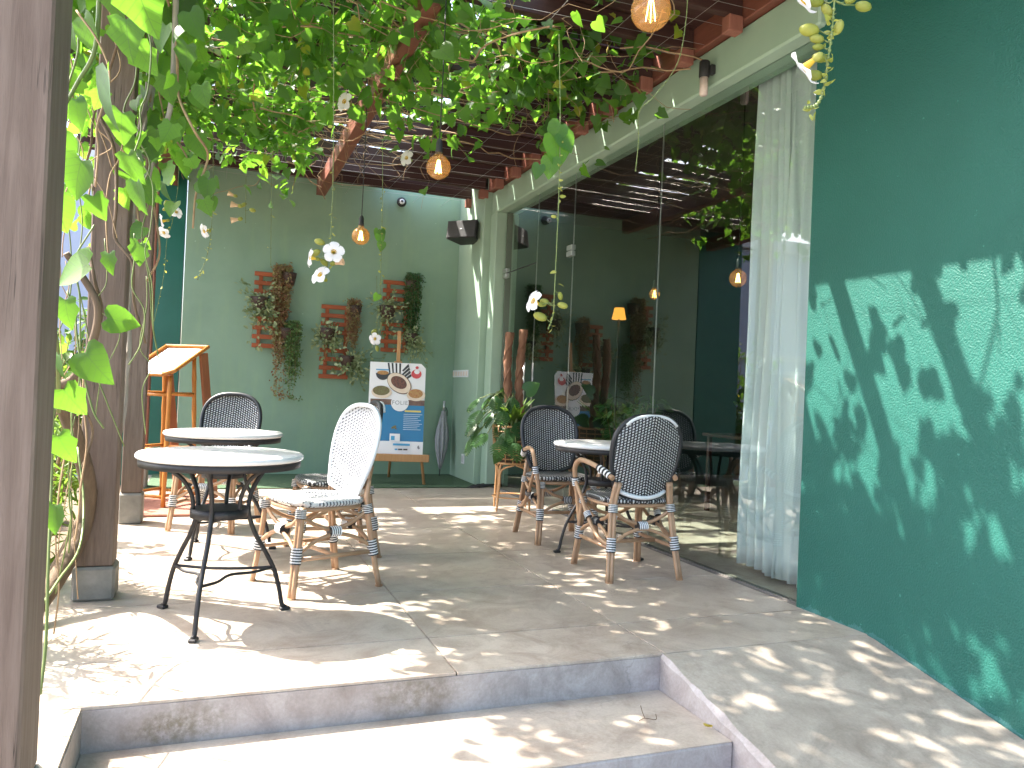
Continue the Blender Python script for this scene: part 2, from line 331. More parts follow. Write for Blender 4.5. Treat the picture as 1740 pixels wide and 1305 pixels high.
# ------------------------------------------------------------------ mesh helpers
def V(*a): return Vector(a)
class MB:
    def __init__(self): self.v = []; self.f = []; self.mi = []; self.sm = []; self.att = None
    def add(self, verts, faces, mi=0, smooth=False):
        o = len(self.v); self.v += [tuple(p) for p in verts]
        for f in faces: self.f.append([i+o for i in f]); self.mi.append(mi); self.sm.append(smooth)
        return self
    def box(self, lo, hi, bev=0.0, mat=None, mi=0):
        (x0, y0, z0), (x1, y1, z1) = lo, hi
        b = min(bev, 0.45*min(x1-x0, y1-y0, z1-z0))
        if b <= 0:
            vs_ = [(x, y, z) for z in (z0, z1) for y in (y0, y1) for x in (x0, x1)]
            fs = [(0, 2, 3, 1), (4, 5, 7, 6), (0, 1, 5, 4), (2, 6, 7, 3), (0, 4, 6, 2), (1, 3, 7, 5)]
        else:
            vs_ = []; idx = {}
            for sx in (0, 1):
                for sy in (0, 1):
                    for sz in (0, 1):
                        c = (x1 if sx else x0, y1 if sy else y0, z1 if sz else z0)
                        dx, dy, dz = (-b if sx else b), (-b if sy else b), (-b if sz else b)
                        idx[sx, sy, sz, 0] = len(vs_); vs_.append((c[0], c[1]+dy, c[2]+dz))
                        idx[sx, sy, sz, 1] = len(vs_); vs_.append((c[0]+dx, c[1], c[2]+dz))
                        idx[sx, sy, sz, 2] = len(vs_); vs_.append((c[0]+dx, c[1]+dy, c[2]))
            fs = []
            for s in (0, 1):
                q = [idx[s, 0, 0, 0], idx[s, 1, 0, 0], idx[s, 1, 1, 0], idx[s, 0, 1, 0]]; fs.append(q if s else q[::-1])
                q = [idx[0, s, 0, 1], idx[0, s, 1, 1], idx[1, s, 1, 1], idx[1, s, 0, 1]]; fs.append(q if s else q[::-1])
                q = [idx[0, 0, s, 2], idx[1, 0, s, 2], idx[1, 1, s, 2], idx[0, 1, s, 2]]; fs.append(q if s else q[::-1])
            for a_ in (0, 1):
                for c_ in (0, 1):
                    for (i, j, mk) in ((0, 1, lambda t: (a_, c_, t)), (0, 2, lambda t: (a_, t, c_)), (1, 2, lambda t: (t, a_, c_))):
                        p, q = mk(0), mk(1)
                        fs.append([idx[(*p, i)], idx[(*p, j)], idx[(*q, j)], idx[(*q, i)]])
            for k in [(a_, b_, c_) for a_ in (0, 1) for b_ in (0, 1) for c_ in (0, 1)]:
                fs.append([idx[(*k, 0)], idx[(*k, 1)], idx[(*k, 2)]])
        if mat is not None: vs_ = [mat @ Vector(p) for p in vs_]
        return self.add(vs_, fs, mi)
    def tube(self, pts, r, n=8, cap=True, mi=0, stripes=None, smooth=True, closed=False):
        pts = [Vector(p) for p in pts]; k = len(pts)
        rs = r if isinstance(r, (list, tuple)) else [r]*k
        T = []
        for i in range(k):
            a = pts[(i-1) % k] if closed else pts[max(i-1, 0)]; b = pts[(i+1) % k] if closed else pts[min(i+1, k-1)]
            d = b-a; T.append(d.normalized() if d.length > 1e-9 else Vector((0, 0, 1)))
        ref = Vector((0, 0, 1)) if abs(T[0].z) < 0.9 else Vector((1, 0, 0))
        N = (ref - T[0]*ref.dot(T[0])).normalized(); vs_ = []
        for i in range(k):
            N = N - T[i]*N.dot(T[i]); N = N.normalized() if N.length > 1e-6 else T[i].orthogonal().normalized()
            B = T[i].cross(N)
            for j in range(n):
                a = 2*math.pi*j/n; vs_.append(pts[i] + (N*math.cos(a)+B*math.sin(a))*rs[i])
        o = len(self.v); self.v += [tuple(p) for p in vs_]
        for i in range(k if closed else k-1):
            i2 = (i+1) % k
            for j in range(n):
                self.f.append([o+i*n+j, o+i*n+(j+1) % n, o+i2*n+(j+1) % n, o+i2*n+j])
                self.mi.append(stripes[i % len(stripes)] if stripes else mi); self.sm.append(smooth)
        if cap and not closed:
            self.f.append([o+j for j in range(n)][::-1]); self.mi.append(mi); self.sm.append(False)
            self.f.append([o+(k-1)*n+j for j in range(n)]); self.mi.append(mi); self.sm.append(False)
        return self
    def lathe(self, prof, n=24, c=(0, 0, 0), mi=0, smooth=True, mod=None):
        vs_ = []; k = len(prof)
        for (r, z) in prof:
            for j in range(n):
                a = 2*math.pi*j/n; q = r*(mod(a, z) if mod else 1)
                vs_.append((c[0]+q*math.cos(a), c[1]+q*math.sin(a), c[2]+z))
        fs = [[i*n+j, i*n+(j+1) % n, (i+1)*n+(j+1) % n, (i+1)*n+j] for i in range(k-1) for j in range(n)]
        self.add(vs_, fs, mi, smooth)
        if prof[0][0] > 1e-5: self.f.append([len(self.v)-k*n+j for j in range(n)][::-1]); self.mi.append(mi); self.sm.append(False)
        if prof[-1][0] > 1e-5: self.f.append([len(self.v)-n+j for j in range(n)]); self.mi.append(mi); self.sm.append(False)
        return self
    def ell(self, c, r, n=10, k=7, mat=None, mi=0):
        vs_ = [];
        for i in range(k+1):
            t = math.pi*i/k
            for j in range(n):
                a = 2*math.pi*j/n
                p = Vector((r[0]*math.sin(t)*math.cos(a), r[1]*math.sin(t)*math.sin(a), -r[2]*math.cos(t)))
                if mat is not None: p = mat @ p
                vs_.append(p+Vector(c))
        fs = [[i*n+j, i*n+(j+1) % n, (i+1)*n+(j+1) % n, (i+1)*n+j] for i in range(k) for j in range(n)]
        return self.add(vs_, fs, mi, True)
    def prism(self, outline, d0, d1, mat=None, mi=0, smooth=False):
        n = len(outline); vs_ = [Vector((x, y, d0)) for x, y in outline]+[Vector((x, y, d1)) for x, y in outline]
        if mat is not None: vs_ = [mat @ p for p in vs_]
        fs = [list(range(n))[::-1], list(range(n, 2*n))]+[[i, (i+1) % n, n+(i+1) % n, n+i] for i in range(n)]
        return self.add(vs_, fs, mi, smooth)
    def mesh(self, name, mats):
        me = bpy.data.meshes.new(name); me.from_pydata(self.v, [], self.f)
        for x in (mats if isinstance(mats, (list, tuple)) else [mats]): me.materials.append(M[x])
        me.polygons.foreach_set('material_index', self.mi); me.polygons.foreach_set('use_smooth', self.sm)
        me.update(); return me
    def build(self, name, mats, parent=None):
        return link(name, self.mesh(name, mats), parent)
def link(name, me, parent=None):
    o = bpy.data.objects.new(name, me); COL.objects.link(o)
    if parent is not None: o.parent = parent
    return o
def tag(o, label, cat, group=None):
    o['label'] = label; o['category'] = cat
    if group: o['group'] = group
    return o
def structure(o): o['kind'] = 'structure'; return o
def stuff(o): o['kind'] = 'stuff'; return o
def thing(name, label, cat, loc=(0, 0, 0), rz=0.0, group=None):
    o = bpy.data.objects.new(name, None); COL.objects.link(o); o.empty_display_size = 0.1
    o.location = loc; o.rotation_euler = (0, 0, rz); return tag(o, label, cat, group)
def copy_tree(o, parent=None):
    c = o.copy(); COL.objects.link(c); c.parent = parent
    for ch in o.children: copy_tree(ch, c)
    return c
def spline(pts, n=6):
    P = [Vector(p) for p in pts]; P = [P[0]*2-P[1]]+P+[P[-1]*2-P[-2]]; out = []
    for i in range(1, len(P)-2):
        for s in range(n):
            t = s/n; a, b, c, d = P[i-1:i+3]
            out.append(0.5*((2*b)+(c-a)*t+(2*a-5*b+4*c-d)*t*t+(3*b-a-3*c+d)*t**3))
    out.append(P[-2]); return out
def frame(y, up):                 # matrix with local Y along y and local Z near up
    y = Vector(y).normalized(); up = Vector(up)
    x = y.cross(up)
    if x.length < 1e-4: x = y.orthogonal()
    x.normalize(); z = x.cross(y)
    return Matrix((x, y, z)).transposed()

# ------------------------------------------------------------------ the setting
g = MB(); g.add([(-300, -300, -0.62), (300, -300, -0.62), (300, 300, -0.62), (-300, 300, -0.62)], [(0, 1, 2, 3)])
structure(g.build('ground', 'soil'))
structure(MB().box((-8, -9, -0.61), (6, 1.86, -0.45)).build('lower_paving', 'lower_paving'))
bed = MB()
NX, NY = 14, 40; bv = []
for j in range(NY+1):
    for i in range(NX+1):
        x = -0.655-3.2*i/NX; y = 0.4+9.6*j/NY
        bv.append((x, y, -0.12+0.05*math.sin(3*x+y)+rng.uniform(-0.03, 0.03)))
bed.add(bv, [(j*(NX+1)+i, (j+1)*(NX+1)+i, (j+1)*(NX+1)+i+1, j*(NX+1)+i+1) for j in range(NY) for i in range(NX)], 0, True)
structure(bed.build('garden_bed', 'soil'))

t = structure(MB().box((-0.65, 2.806, -0.6), (2.9, 9.3, -0.012)).build('terrace_floor', 'joint_dark'))
MB().box((-0.34, 2.798, -0.6), (2.9, 2.805, -0.0118)).build('riser', 'concrete_riser', t)
MB().box((-0.65, 0.6, -0.6), (-0.34, 2.797, -0.012)).build('side_plinth', 'concrete_riser', t)
XJ = [-0.65, 0.9, 1.8, 2.9]; YJ = [2.798, 3.22, 3.98, 4.85, 5.75, 6.65, 7.55, 8.30, 9.215]
for j in range(len(YJ)-1):
    for i in range(len(XJ)-1):
        g_ = 0.003
        MB().box((XJ[i]+(g_ if i else 0), YJ[j]+g_, -0.0115), (XJ[i+1]-g_, YJ[j+1]-g_, 0), 0.0012).build('floor_slab', 'concrete_floor', t)
for (a, b) in ((0.6, 1.7), (1.7, 2.797)):
    MB().box((-0.65, a+0.002, -0.0115), (-0.342, b-0.002, 0), 0.0012).build('floor_slab', 'concrete_floor', t)
s = structure(MB().box((-0.34, 2.30, -0.6), (1.775, 2.797, -0.15), 0.006).build('front_steps', 'concrete_riser'))
MB().box((-0.338, 2.304, -0.1495), (1.773, 2.796, -0.147)).build('step_tread', 'concrete_floor', s)
MB().box((-0.34, 1.83, -0.6), (1.775, 2.298, -0.30), 0.006).build('lower_step', 'concrete_riser', s)
# ramp with a worn left edge
rp = MB(); n = 40; vs_ = []
for i in range(n+1):
    y = 2.797-2.1*i/n; z = -0.217*max(0, 2.775-y)
    jx = rng.uniform(0, 0.012)+(rng.uniform(0.0, 0.022) if rng.random() < 0.2 else 0)
    vs_ += [(1.775, y, -0.6), (1.775+rng.uniform(0, 0.004), y, z-0.012-jx), (1.783+jx, y, z-0.001), (2.88, y, z)]
rp.add(vs_, [(4*i+k, 4*i+k+1, 4*i+k+5, 4*i+k+4) for i in range(n) for k in range(2)], 1)
rp.add(vs_, [(4*i+2, 4*i+3, 4*i+7, 4*i+6) for i in range(n)], 0)
structure(rp.build('ramp', ['concrete_ramp', 'concrete_riser']))
th = structure(MB().box((3.0, 2.9, -0.4), (7.6, 9.5, -0.003)).build('interior_floor', 'concrete_floor'))
structure(MB().box((2.902, 3.2, -0.4), (2.998, 8.12, -0.006)).box((2.93, 3.2, -0.006), (2.942, 8.1, 0.004)).box((2.962, 3.2, -0.006), (2.974, 8.1, 0.004)).build('door_track', 'joint_dark'))
structure(MB().box((-0.55, 8.02, 0.001), (2.757, 9.214, 0.012), 0.004).build('green_floor_carpet', 'mat_green'))

# ------------------------------------------------------------------ walls
o = MB().box((-0.333, 9.22, -0.3), (2.76, 9.5, 3.8)).build('back_wall', 'sage_paint'); tag(o, 'sage green painted wall at the end of the terrace, hung with planters', 'wall')
o = MB().box((-1.05, 9.218, -0.3), (-0.345, 9.5, 3.8)).build('narrow_wall', 'emerald_gloss'); tag(o, 'narrow dark emerald wall strip left of the sage wall', 'wall')
p = thing('corner_column', 'pale sage column in the corner between back wall and glass front', 'column', (2.9, 8.3, 0))
MB().box((-0.14, 0.0, 0), (0.2, 1.0, 3.7), 0.006).build('pier', 'sage_trim', p)
MB().box((-0.06, -0.2, 0), (0.2, -0.002, 3.02), 0.006).build('door_jamb', 'sage_trim', p)
MB().box((0.06, -0.23, 0), (0.12, -0.203, 3.02)).build('timber_stop', 'rafter_wood_x', p)
o = MB().box((2.845, 3.22, 3.02), (3.1, 8.296, 3.27), 0.012).build('lintel_beam', 'sage_trim'); tag(o, 'long pale sage lintel beam running above the glass front', 'beam')
o = MB().box((2.89, -3.0, -0.6), (3.25, 3.285, 4.8), 0.01).build('stucco_wall', 'emerald_stucco'); tag(o, 'large emerald green stucco wall in the right foreground', 'wall')

b = thing('cafe_interior', 'dim green dining room behind the glass front', 'room', (3.0, 3.0, 0))
MB().box((4.5, -0.3, -0.3), (4.7, 6.6, 3.27)).build('far_wall', 'interior_green', b)
MB().box((0.13, 6.3, -0.3), (4.5, 6.55, 3.27)).build('end_wall', 'interior_green', b)
MB().box((0.26, -0.3, -0.3), (4.5, -0.05, 3.27)).build('end_wall', 'interior_green', b)
MB().box((-0.1, -0.4, 3.275), (4.8, 6.7, 3.42)).build('ceiling', 'interior_ceiling', b)
MB().box((3.3, 3.3, -0.003), (3.7, 3.75, 2.4)).build('pale_pillar', 'interior_pale', b)
MB().box((4.42, 1.4, 0.9), (4.495, 2.6, 2.2), 0.01).build('dark_panel', 'board_brown', b)

# glass front
gf = thing('glass_front', 'frameless glass front with a glass door beside the sage column', 'glass wall', (2.95, 3.25, 0))
def pane(y0, y1, z0, z1, name='glass_pane'):
    MB().box((-0.006, y0-3.25, z0), (0.006, y1-3.25, z1)).build(name, 'clear_glass', gf)
pane(3.0, 4.866, 0.004, 3.02); pane(4.874, 6.316, 0.004, 3.02); pane(6.324, 7.156, 0.004, 3.02)
pane(7.164, 8.08, 2.345, 3.02); pane(7.164, 8.08, 0.012, 2.335, 'glass_door')
for y in (4.87, 6.32, 7.16):
    MB().box((-0.004, y-3.25-0.0035, 0.004), (0.004, y-3.25+0.0035, 3.02)).build('glass_joint', 'grey_metal', gf)
for (y, z) in ((6.37, 2.335), (8.03, 2.34)):
    f_ = MB().box((-0.022, y-3.25-0.055, z-0.05), (0.022, y-3.25+0.055, z-0.004), 0.004).box((-0.022, y-3.25-0.055, z+0.004), (0.022, y-3.25+0.055, z+0.05), 0.004)
    f_.build('patch_fitting', 'grey_metal', gf)
MB().box((-0.008, 7.16-3.25, 2.336), (0.008, 8.08-3.25, 2.344)).build('door_head_seal', 'black_matte', gf)
MB().tube([(-0.05, 7.26-3.25, 0.85), (-0.05, 7.26-3.25, 1.35)], 0.012, 8).build('door_handle', 'grey_metal', gf)

# curtain: one gathered sheet, thicker folds towards the wall
cu = thing('sheer_curtain', 'gathered white sheer curtain hanging behind the glass beside the emerald wall', 'curtain', (3.13, 3.3, 0.05))
def curtain_sheet(y0, y1, folds, amp, z0, z1, seed, x=0.0):
    r_ = random.Random(seed); mb = MB(); nu = folds*10; nv = 24; vs_ = []
    ph = [r_.uniform(-0.5, 0.5) for _ in range(folds+2)]; am = [amp*r_.uniform(0.55, 1.25) for _ in range(folds+2)]
    for j in range(nv+1):
        tv = j/nv
        for i in range(nu+1):
            u = i/nu; k = u*folds; kk = int(k)
            a = am[kk]*(1-(k-kk))+am[kk+1]*(k-kk); p_ = ph[kk]*(1-(k-kk))+ph[kk+1]*(k-kk)
            flare = 1.0+0.10*(1-tv)
            yy = (y0+y1)/2+(u-0.5)*(y1-y0)*flare+0.012*math.sin(9*tv+p_*7)
            xx = x+a*(0.75+0.4*(1-tv))*math.sin(2*math.pi*(k+p_*(0.4+0.5*(1-tv))))+0.006*math.sin(23*u+6*tv)
            vs_.append((xx, yy, z0+(z1-z0)*tv))
    mb.add(vs_, [(j*(nu+1)+i, j*(nu+1)+i+1, (j+1)*(nu+1)+i+1, (j+1)*(nu+1)+i) for j in range(nv) for i in range(nu)], 0, True)
    return mb
for (a, b_, f, sd_, z0) in ((0.44, 0.745, 4, 3, 0.0), (-0.08, 0.48, 7, 5, -0.02)):
    o = curtain_sheet(a, b_, f, 0.036, z0, 3.05, sd_).build('curtain_panel', 'sheer_curtain', cu)
    md = o.modifiers.new('thickness', 'SOLIDIFY'); md.thickness = 0.002
MB().tube([(0, -0.3, 3.06), (0, 0.86, 3.06)], 0.012, 8).build('curtain_rail', 'grey_metal', cu)

# ------------------------------------------------------------------ pergola
pg = thing('pergola', 'dark timber pergola on weathered posts over the terrace', 'pergola', (0, 0, 0))
for (x0, x1, y0, y1, mt, pl) in ((-0.565, -0.353, 1.95, 2.16, 'post_wood', 0.12), (-0.555, -0.398, 4.10, 4.26, 'post_wood', 0.16), (-0.572, -0.438, 6.17, 6.31, 'post_wood', 0.22), (-0.69, -0.545, 8.1, 8.24, 'red_post_wood', 0.2)):
    po = MB().box((x0, y0, pl), (x1, y1, 3.12), 0.006).build('post', mt, pg)
    MB().box((x0-0.012, y0-0.015, 0), (x1+0.012, y1+0.015, pl-0.002), 0.012).build('plinth', 'plinth_concrete', po)
MB().box((-0.55, 1.0, 3.122), (-0.43, 9.21, 3.29), 0.005).build('side_beam', 'beam_wood_y', pg)
MB().box((0.985, 1.0, 3.13), (1.085, 8.86, 3.295), 0.005).build('middle_beam', 'beam_wood_y', pg)
MB().box((2.80, 1.0, 3.274), (2.96, 9.21, 3.46), 0.006).build('wall_beam', 'beam_wood_y', pg)
RAF = [1.3+0.5*k for k in range(16)]
for y in RAF:
    MB().box((-1.35, y, 3.298), (2.796, y+0.055, 3.43), 0.004).build('rafter', 'rafter_wood_x', pg)
    MB().box((2.70, y-0.01, 3.20), (2.797, y+0.065, 3.296), 0.004).build('rafter_block', 'red_post_wood', pg)
for y in RAF[:-1]:
    MB().box((1.75, y-0.03, 3.433), (2.84, y+(0.45 if y > 4.2 else 0.466), 3.452), 0.003).build('roof_board', 'rafter_wood_x', pg)
for y in RAF[-2:]:
    MB().box((-1.3, y-0.03, 3.433), (1.745, min(y+0.45, 9.21), 3.452), 0.003).build('roof_board', 'rafter_wood_x', pg)
for k in range(34):
    y = 1.1+0.235*k+rng.uniform(-0.02, 0.02); sag = rng.uniform(0.0, 0.02)
    MB().tube([(-0.45, y, 3.255), (1.0, y+rng.uniform(-0.02, 0.02), 3.262-sag), (2.79, y, 3.28)], 0.0014, 3, False).build('wire', 'wire_steel', pg)
for x in (0.05, 0.55, 1.35, 1.75, 2.15, 2.5):
    MB().tube([(x, 1.1, 3.262), (x+0.02, 5, 3.252), (x, 9.2, 3.264)], 0.0014, 3, False).build('wire', 'wire_steel', pg)

# neighbour's house behind the garden, and a garden wall
nb = thing('neighbour_house', 'pale bluish house wall behind the garden left of the posts', 'building', (-4.5, 13, -0.6))
MB().box((-6, 0, 0), (3.2, 6, 4.7), 0.02).build('wall', 'neighbour_wall', nb)
MB().box((-6.1, -0.12, 4.702), (3.3, 6.1, 4.95), 0.02).build('parapet', 'neighbour_trim', nb)
MB().box((-6, -0.06, 2.5), (3.2, -0.002, 2.62), 0.01).build('string_course', 'neighbour_trim', nb)
w_ = MB().box((-1.2, -0.03, 1.2), (0.3, -0.002, 2.3), 0.01).build('window', 'neighbour_trim', nb)
MB().box((-1.12, -0.045, 1.28), (-0.5, -0.032, 2.22)).build('pane', 'print_grey', w_)
MB().box((-0.42, -0.045, 1.28), (0.22, -0.032, 2.22)).build('pane', 'print_grey', w_)

# ------------------------------------------------------------------ furniture
def on_plane(u, v, axis, val):
    d = at(u, v, 1.0)-CAMPOS; return CAMPOS + d*((val-CAMPOS[axis])/d[axis])
def binding(path, r, parent, n=10):
    P = spline(path, n); mb = MB(); rs = [r*(1.0 if i % 2 else 1.08) for i in range(len(P))]
    mb.tube(P, rs, 10, True, 0, stripes=[0, 1], smooth=False)
    return mb.build('binding', ['black_plastic', 'white_plastic'], parent)
def cane(mb, path, r=0.011, n=7, k=5): return mb.tube(spline(path, k) if len(path) > 2 else path, r, n)
def back_w(t): return 0.158+0.062*math.sin(min(t/0.55, 1)*math.pi/2) if t < 0.55 else 0.22*max(0.0, 1-((t-0.55)/0.45)**2.5)**(1/2.5)
def back_pt(s, t, off=0.0):
    return Vector((s*back_w(t), -0.215-0.10*t+0.04*s*s-off, 0.505+0.445*t-0.045*(1-s*s)*(1-t)**5))
def make_chair(label, colour, arms, group):
    t = thing('rattan_armchair' if arms else 'rattan_chair', label, 'chair', group=group)
    wv = 'weave_black' if colour == 'black' else 'weave_white'; pl = 'black_plastic' if colour == 'black' else 'white_plastic'
    sq = lambda a, z: 1/((abs(math.cos(a))**3.4+abs(math.sin(a))**3.4)**(1/3.4))
    seat = MB(); seat.lathe([(0.185, 0.432), (0.208, 0.436), (0.216, 0.447), (0.213, 0.460), (0.198, 0.468), (0.12, 0.462), (0.05, 0.459), (0.0, 0.458)], 40, mod=sq)
    seat.v = [(x*1.03, y*1.0-0.01, z+0.006*(y > 0.17)) for x, y, z in seat.v]
    seat.build('seat', wv+'_seat', t)
    rail = MB(); ring = []
    for i in range(32):
        a = 2*math.pi*i/32; q = 0.196*sq(a, 0); ring.append((q*math.cos(a)*1.03, q*math.sin(a)-0.01, 0.424))
    rail.tube(ring, 0.012, 7, closed=True); rail.build('seat_rail', 'rattan', t)
    LEG = {}
    for sx in (-1, 1):
        for k, (foot, mid, top) in {'f': ((0.222, 0.222, 0), (0.205, 0.195, 0.22), (0.196, 0.175, 0.44)), 'b': ((0.228, -0.275, 0), (0.205, -0.235, 0.22), (0.186, -0.205, 0.44))}.items():
            P = [Vector((sx*x, y, z)) for x, y, z in (foot, mid, top)]
            if k == 'b': P.append(Vector((sx*0.168, -0.222, 0.56)))
            LEG[sx, k] = P; mb = MB(); d = Vector((sx*0.35, 0.9 if k == 'f' else -0.9, 0)).normalized().cross(Vector((0, 0, 1)))
            for e in (-1, 1): mb.tube(spline([p+d*(0.0105*e) for p in P], 4), 0.0135, 8)
            mb.tube([P[0]-Vector((0, 0, 0.0)), P[0]+Vector((0, 0, 0.006))], 0.021, 10)
            leg = mb.build('leg', 'rattan', t)
            def pt(z, P=P):
                for a, b in zip(P, P[1:]):
                    if a.z <= z <= b.z: return a.lerp(b, (z-a.z)/(b.z-a.z))
            binding([pt(0.165), pt(0.205), pt(0.245)], 0.0265, leg, 6)
            binding([pt(0.385), pt(0.41), pt(0.432)], 0.0265, leg, 5)
            LEG[sx, k, 'pt'] = pt
    def side(a, b, inward):
        pa, pb = LEG[(*a, 'pt')], LEG[(*b, 'pt')]; inw = Vector(inward)*0.012
        la, lb, ha, hb = pa(0.21), pb(0.21), pa(0.40), pb(0.40)
        ml = (la+lb)/2+inw; ml.z = 0.292; mh = (ha+hb)/2+inw; mh.z = 0.318
        mb = MB()
        cane(mb, [la, la.lerp(ml, 0.5)+Vector((0, 0, 0.018)), ml, lb.lerp(ml, 0.5)+Vector((0, 0, 0.018)), lb], 0.0105)
        cane(mb, [ha, ha.lerp(mh, 0.5)-Vector((0, 0, 0.018)), mh, hb.lerp(mh, 0.5)-Vector((0, 0, 0.018)), hb], 0.0105)
        br = mb.build('brace', 'rattan', t)
        d = (lb-la).normalized()*0.03; c = (ml+mh)/2
        binding([c-d, c, c+d], 0.027, br, 5)
    side((-1, 'f'), (1, 'f'), (0, -1, 0)); side((-1, 'b'), (1, 'b'), (0, 1, 0)); side((-1, 'f'), (-1, 'b'), (1, 0, 0)); side((1, 'f'), (1, 'b'), (-1, 0, 0))
    for sx in (-1, 1):
        mb = MB(); a = LEG[sx, 'f', 'pt'](0.185); b = LEG[sx, 'b', 'pt'](0.185); cane(mb, [a, b], 0.0115); mb.build('stretcher', 'rattan', t)
    a = (LEG[-1, 'f', 'pt'](0.185)+LEG[-1, 'b', 'pt'](0.185))/2; b = (LEG[1, 'f', 'pt'](0.185)+LEG[1, 'b', 'pt'](0.185))/2
    MB().tube([a, b], 0.0115, 7).build('stretcher', 'rattan', t)
    # backrest: a thin woven shield with a bound rim
    mb = MB(); nt, ns = 26, 14; vs_ = []
    ts = [0.5-0.5*math.cos(math.pi*i/nt) for i in range(nt+1)]; ts = [min(x, 0.9985) for x in ts]
    for off in (-0.007, 0.007):
        for tt in ts:
            for j in range(ns+1): vs_.append(back_pt(-1+2*j/ns, tt, off))
    S = (nt+1)*(ns+1); fs = []
    for i in range(nt):
        for j in range(ns):
            q = [i*(ns+1)+j, i*(ns+1)+j+1, (i+1)*(ns+1)+j+1, (i+1)*(ns+1)+j]
            fs.append(q); fs.append([S+x for x in q[::-1]])
    mb.add(vs_, fs, 0, True); bk = mb.build('backrest', wv+'_back', t)
    rim = [back_pt(-1, x) for x in ts]+[back_pt(1, x) for x in ts[::-1]]+[back_pt(1-2*j/10, 0) for j in range(1, 10)]
    MB().tube(rim, 0.0155 if colour == 'black' else 0.0115, 8, closed=True).build('rim', pl, bk)
    if colour == 'black':
        tt = [x for x in ts if x > 0.86]
        arc = [back_pt(-0.93, x, 0.019) for x in tt]+[back_pt(0.93, x, 0.019) for x in tt[::-1]]
        MB().tube(arc, 0.009, 7).build('trim_band', 'white_plastic', bk)
        MB().tube([back_pt(-0.92+1.84*j/14, 0.02, 0.018) for j in range(15)], 0.012, 7).build('trim_band', 'white_plastic', bk)
    if arms:
        for sx in (-1, 1):
            mb = MB(); A = [(sx*x, y, z) for x, y, z in ((0.206, 0.19, 0.25), (0.232, 0.195, 0.44), (0.258, 0.185, 0.585), (0.262, 0.14, 0.645), (0.258, 0.06, 0.66), (0.238, -0.10, 0.635), (0.205, -0.225, 0.585))]
            P = spline(A, 5); mb.tube(P, 0.0155, 8)
            cane(mb, [(sx*0.252, 0.19, 0.53), (sx*0.245, 0.10, 0.43), (sx*0.236, 0.0, 0.31), (sx*0.226, -0.11, 0.23), (sx*0.22, -0.24, 0.205)], 0.0125)
            ar = mb.build('armrest', 'rattan', t)
            binding([(sx*0.254, 0.188, 0.545), (sx*0.25, 0.19, 0.52), (sx*0.246, 0.19, 0.495)], 0.021, ar, 4)
            binding([(sx*0.235, 0.005, 0.325), (sx*0.238, 0.018, 0.338), (sx*0.24, 0.03, 0.352)], 0.021, ar, 4)
            binding([P[-6], P[-4], P[-2]], 0.0205, ar, 4)
    return t
def place(o, x, y, facing):
    f = Vector((*facing, 0)).normalized(); o.location = (x, y, 0); o.rotation_euler = (0, 0, math.atan2(f.y, f.x)-math.pi/2); return o
wc = place(make_chair('white woven rattan bistro chair beside the nearest round table', 'white', False, 'rattan chairs'), 0.53, 4.228, (-0.93, -0.365))
ca = place(make_chair('black woven armchair nearest the camera, its back turned, by the glass', 'black', True, 'rattan chairs'), 2.37, 4.19, (0.02, 1))
cb = place(copy_tree(ca), 2.39, 5.21, (-0.06, -1)); cb['label'] = 'black woven armchair facing the camera behind the table by the glass'
cc = place(make_chair('black woven chair behind the farther left table, next to the menu stand', 'black', False, 'rattan chairs'), 0.05, 5.97, (-0.40, -0.92))
cd = place(copy_tree(cc), 0.72, 5.02, (-1, -0.05)); cd['label'] = 'black woven chair mostly hidden behind the white chair, only its seat showing'

def make_table(label, group):
    t = thing('bistro_table', label, 'table', group=group)
    MB().lathe([(0.0, 0.708), (0.340, 0.708), (0.348, 0.713), (0.350, 0.722), (0.347, 0.731), (0.340, 0.735), (0.0, 0.7355)], 64).build('table_top', 'table_stone', t)
    MB().lathe([(0.325, 0.676), (0.336, 0.676), (0.338, 0.690), (0.338, 0.7075), (0.325, 0.7075), (0.325, 0.676)], 64).build('apron_ring', 'iron', t)
    MB().lathe([(0.112, 0.452), (0.122, 0.452), (0.122, 0.492), (0.112, 0.492), (0.0, 0.488), (0.0, 0.480), (0.110, 0.478), (0.112, 0.452)], 40).build('waist_drum', 'iron', t)
    for k in range(3):
        a = math.radians(15+120*k); c, s = math.cos(a), math.sin(a)
        prof = [(0.235, 0.690), (0.195, 0.655), (0.145, 0.575), (0.127, 0.50), (0.134, 0.44), (0.165, 0.36), (0.215, 0.275), (0.258, 0.19), (0.285, 0.10), (0.300, 0.03), (0.318, 0.012)]
        P = spline([(r*c, r*s, z) for r, z in prof], 5)
        mb = MB().tube(P, 0.0105, 8)
        q = frame((c, s, 0), (0, 0, 1)).to_4x4(); q.translation = Vector((0.312*c, 0.312*s, 0))
        mb.box((-0.017, -0.02, 0.0), (0.017, 0.026, 0.016), 0.005, q)
        mb.build('leg', 'iron', t)
        a2 = a+math.radians(120); p0 = Vector((0.252*c, 0.252*s, 0.205)); p1 = Vector((0.252*math.cos(a2), 0.252*math.sin(a2), 0.205))
        mid = (p0+p1)/2*0.62; mid.z = 0.205
        MB().tube(spline([p0, p0.lerp(p1, 0.22)*0.88+Vector((0, 0, 0.02)), mid, p1.lerp(p0, 0.22)*0.88+Vector((0, 0, 0.02)), p1], 5), 0.0068, 7).build('stretcher', 'iron', t)
    for k in range(3):
        a = math.radians(75+120*k); c, s = math.cos(a), math.sin(a)
        MB().tube(spline([(0.112*c, 0.112*s, 0.485), (0.12*c, 0.12*s, 0.55), (0.16*c, 0.16*s, 0.62), (0.23*c, 0.23*s, 0.676)], 4), 0.0095, 7).build('strut', 'iron', t)
    return t
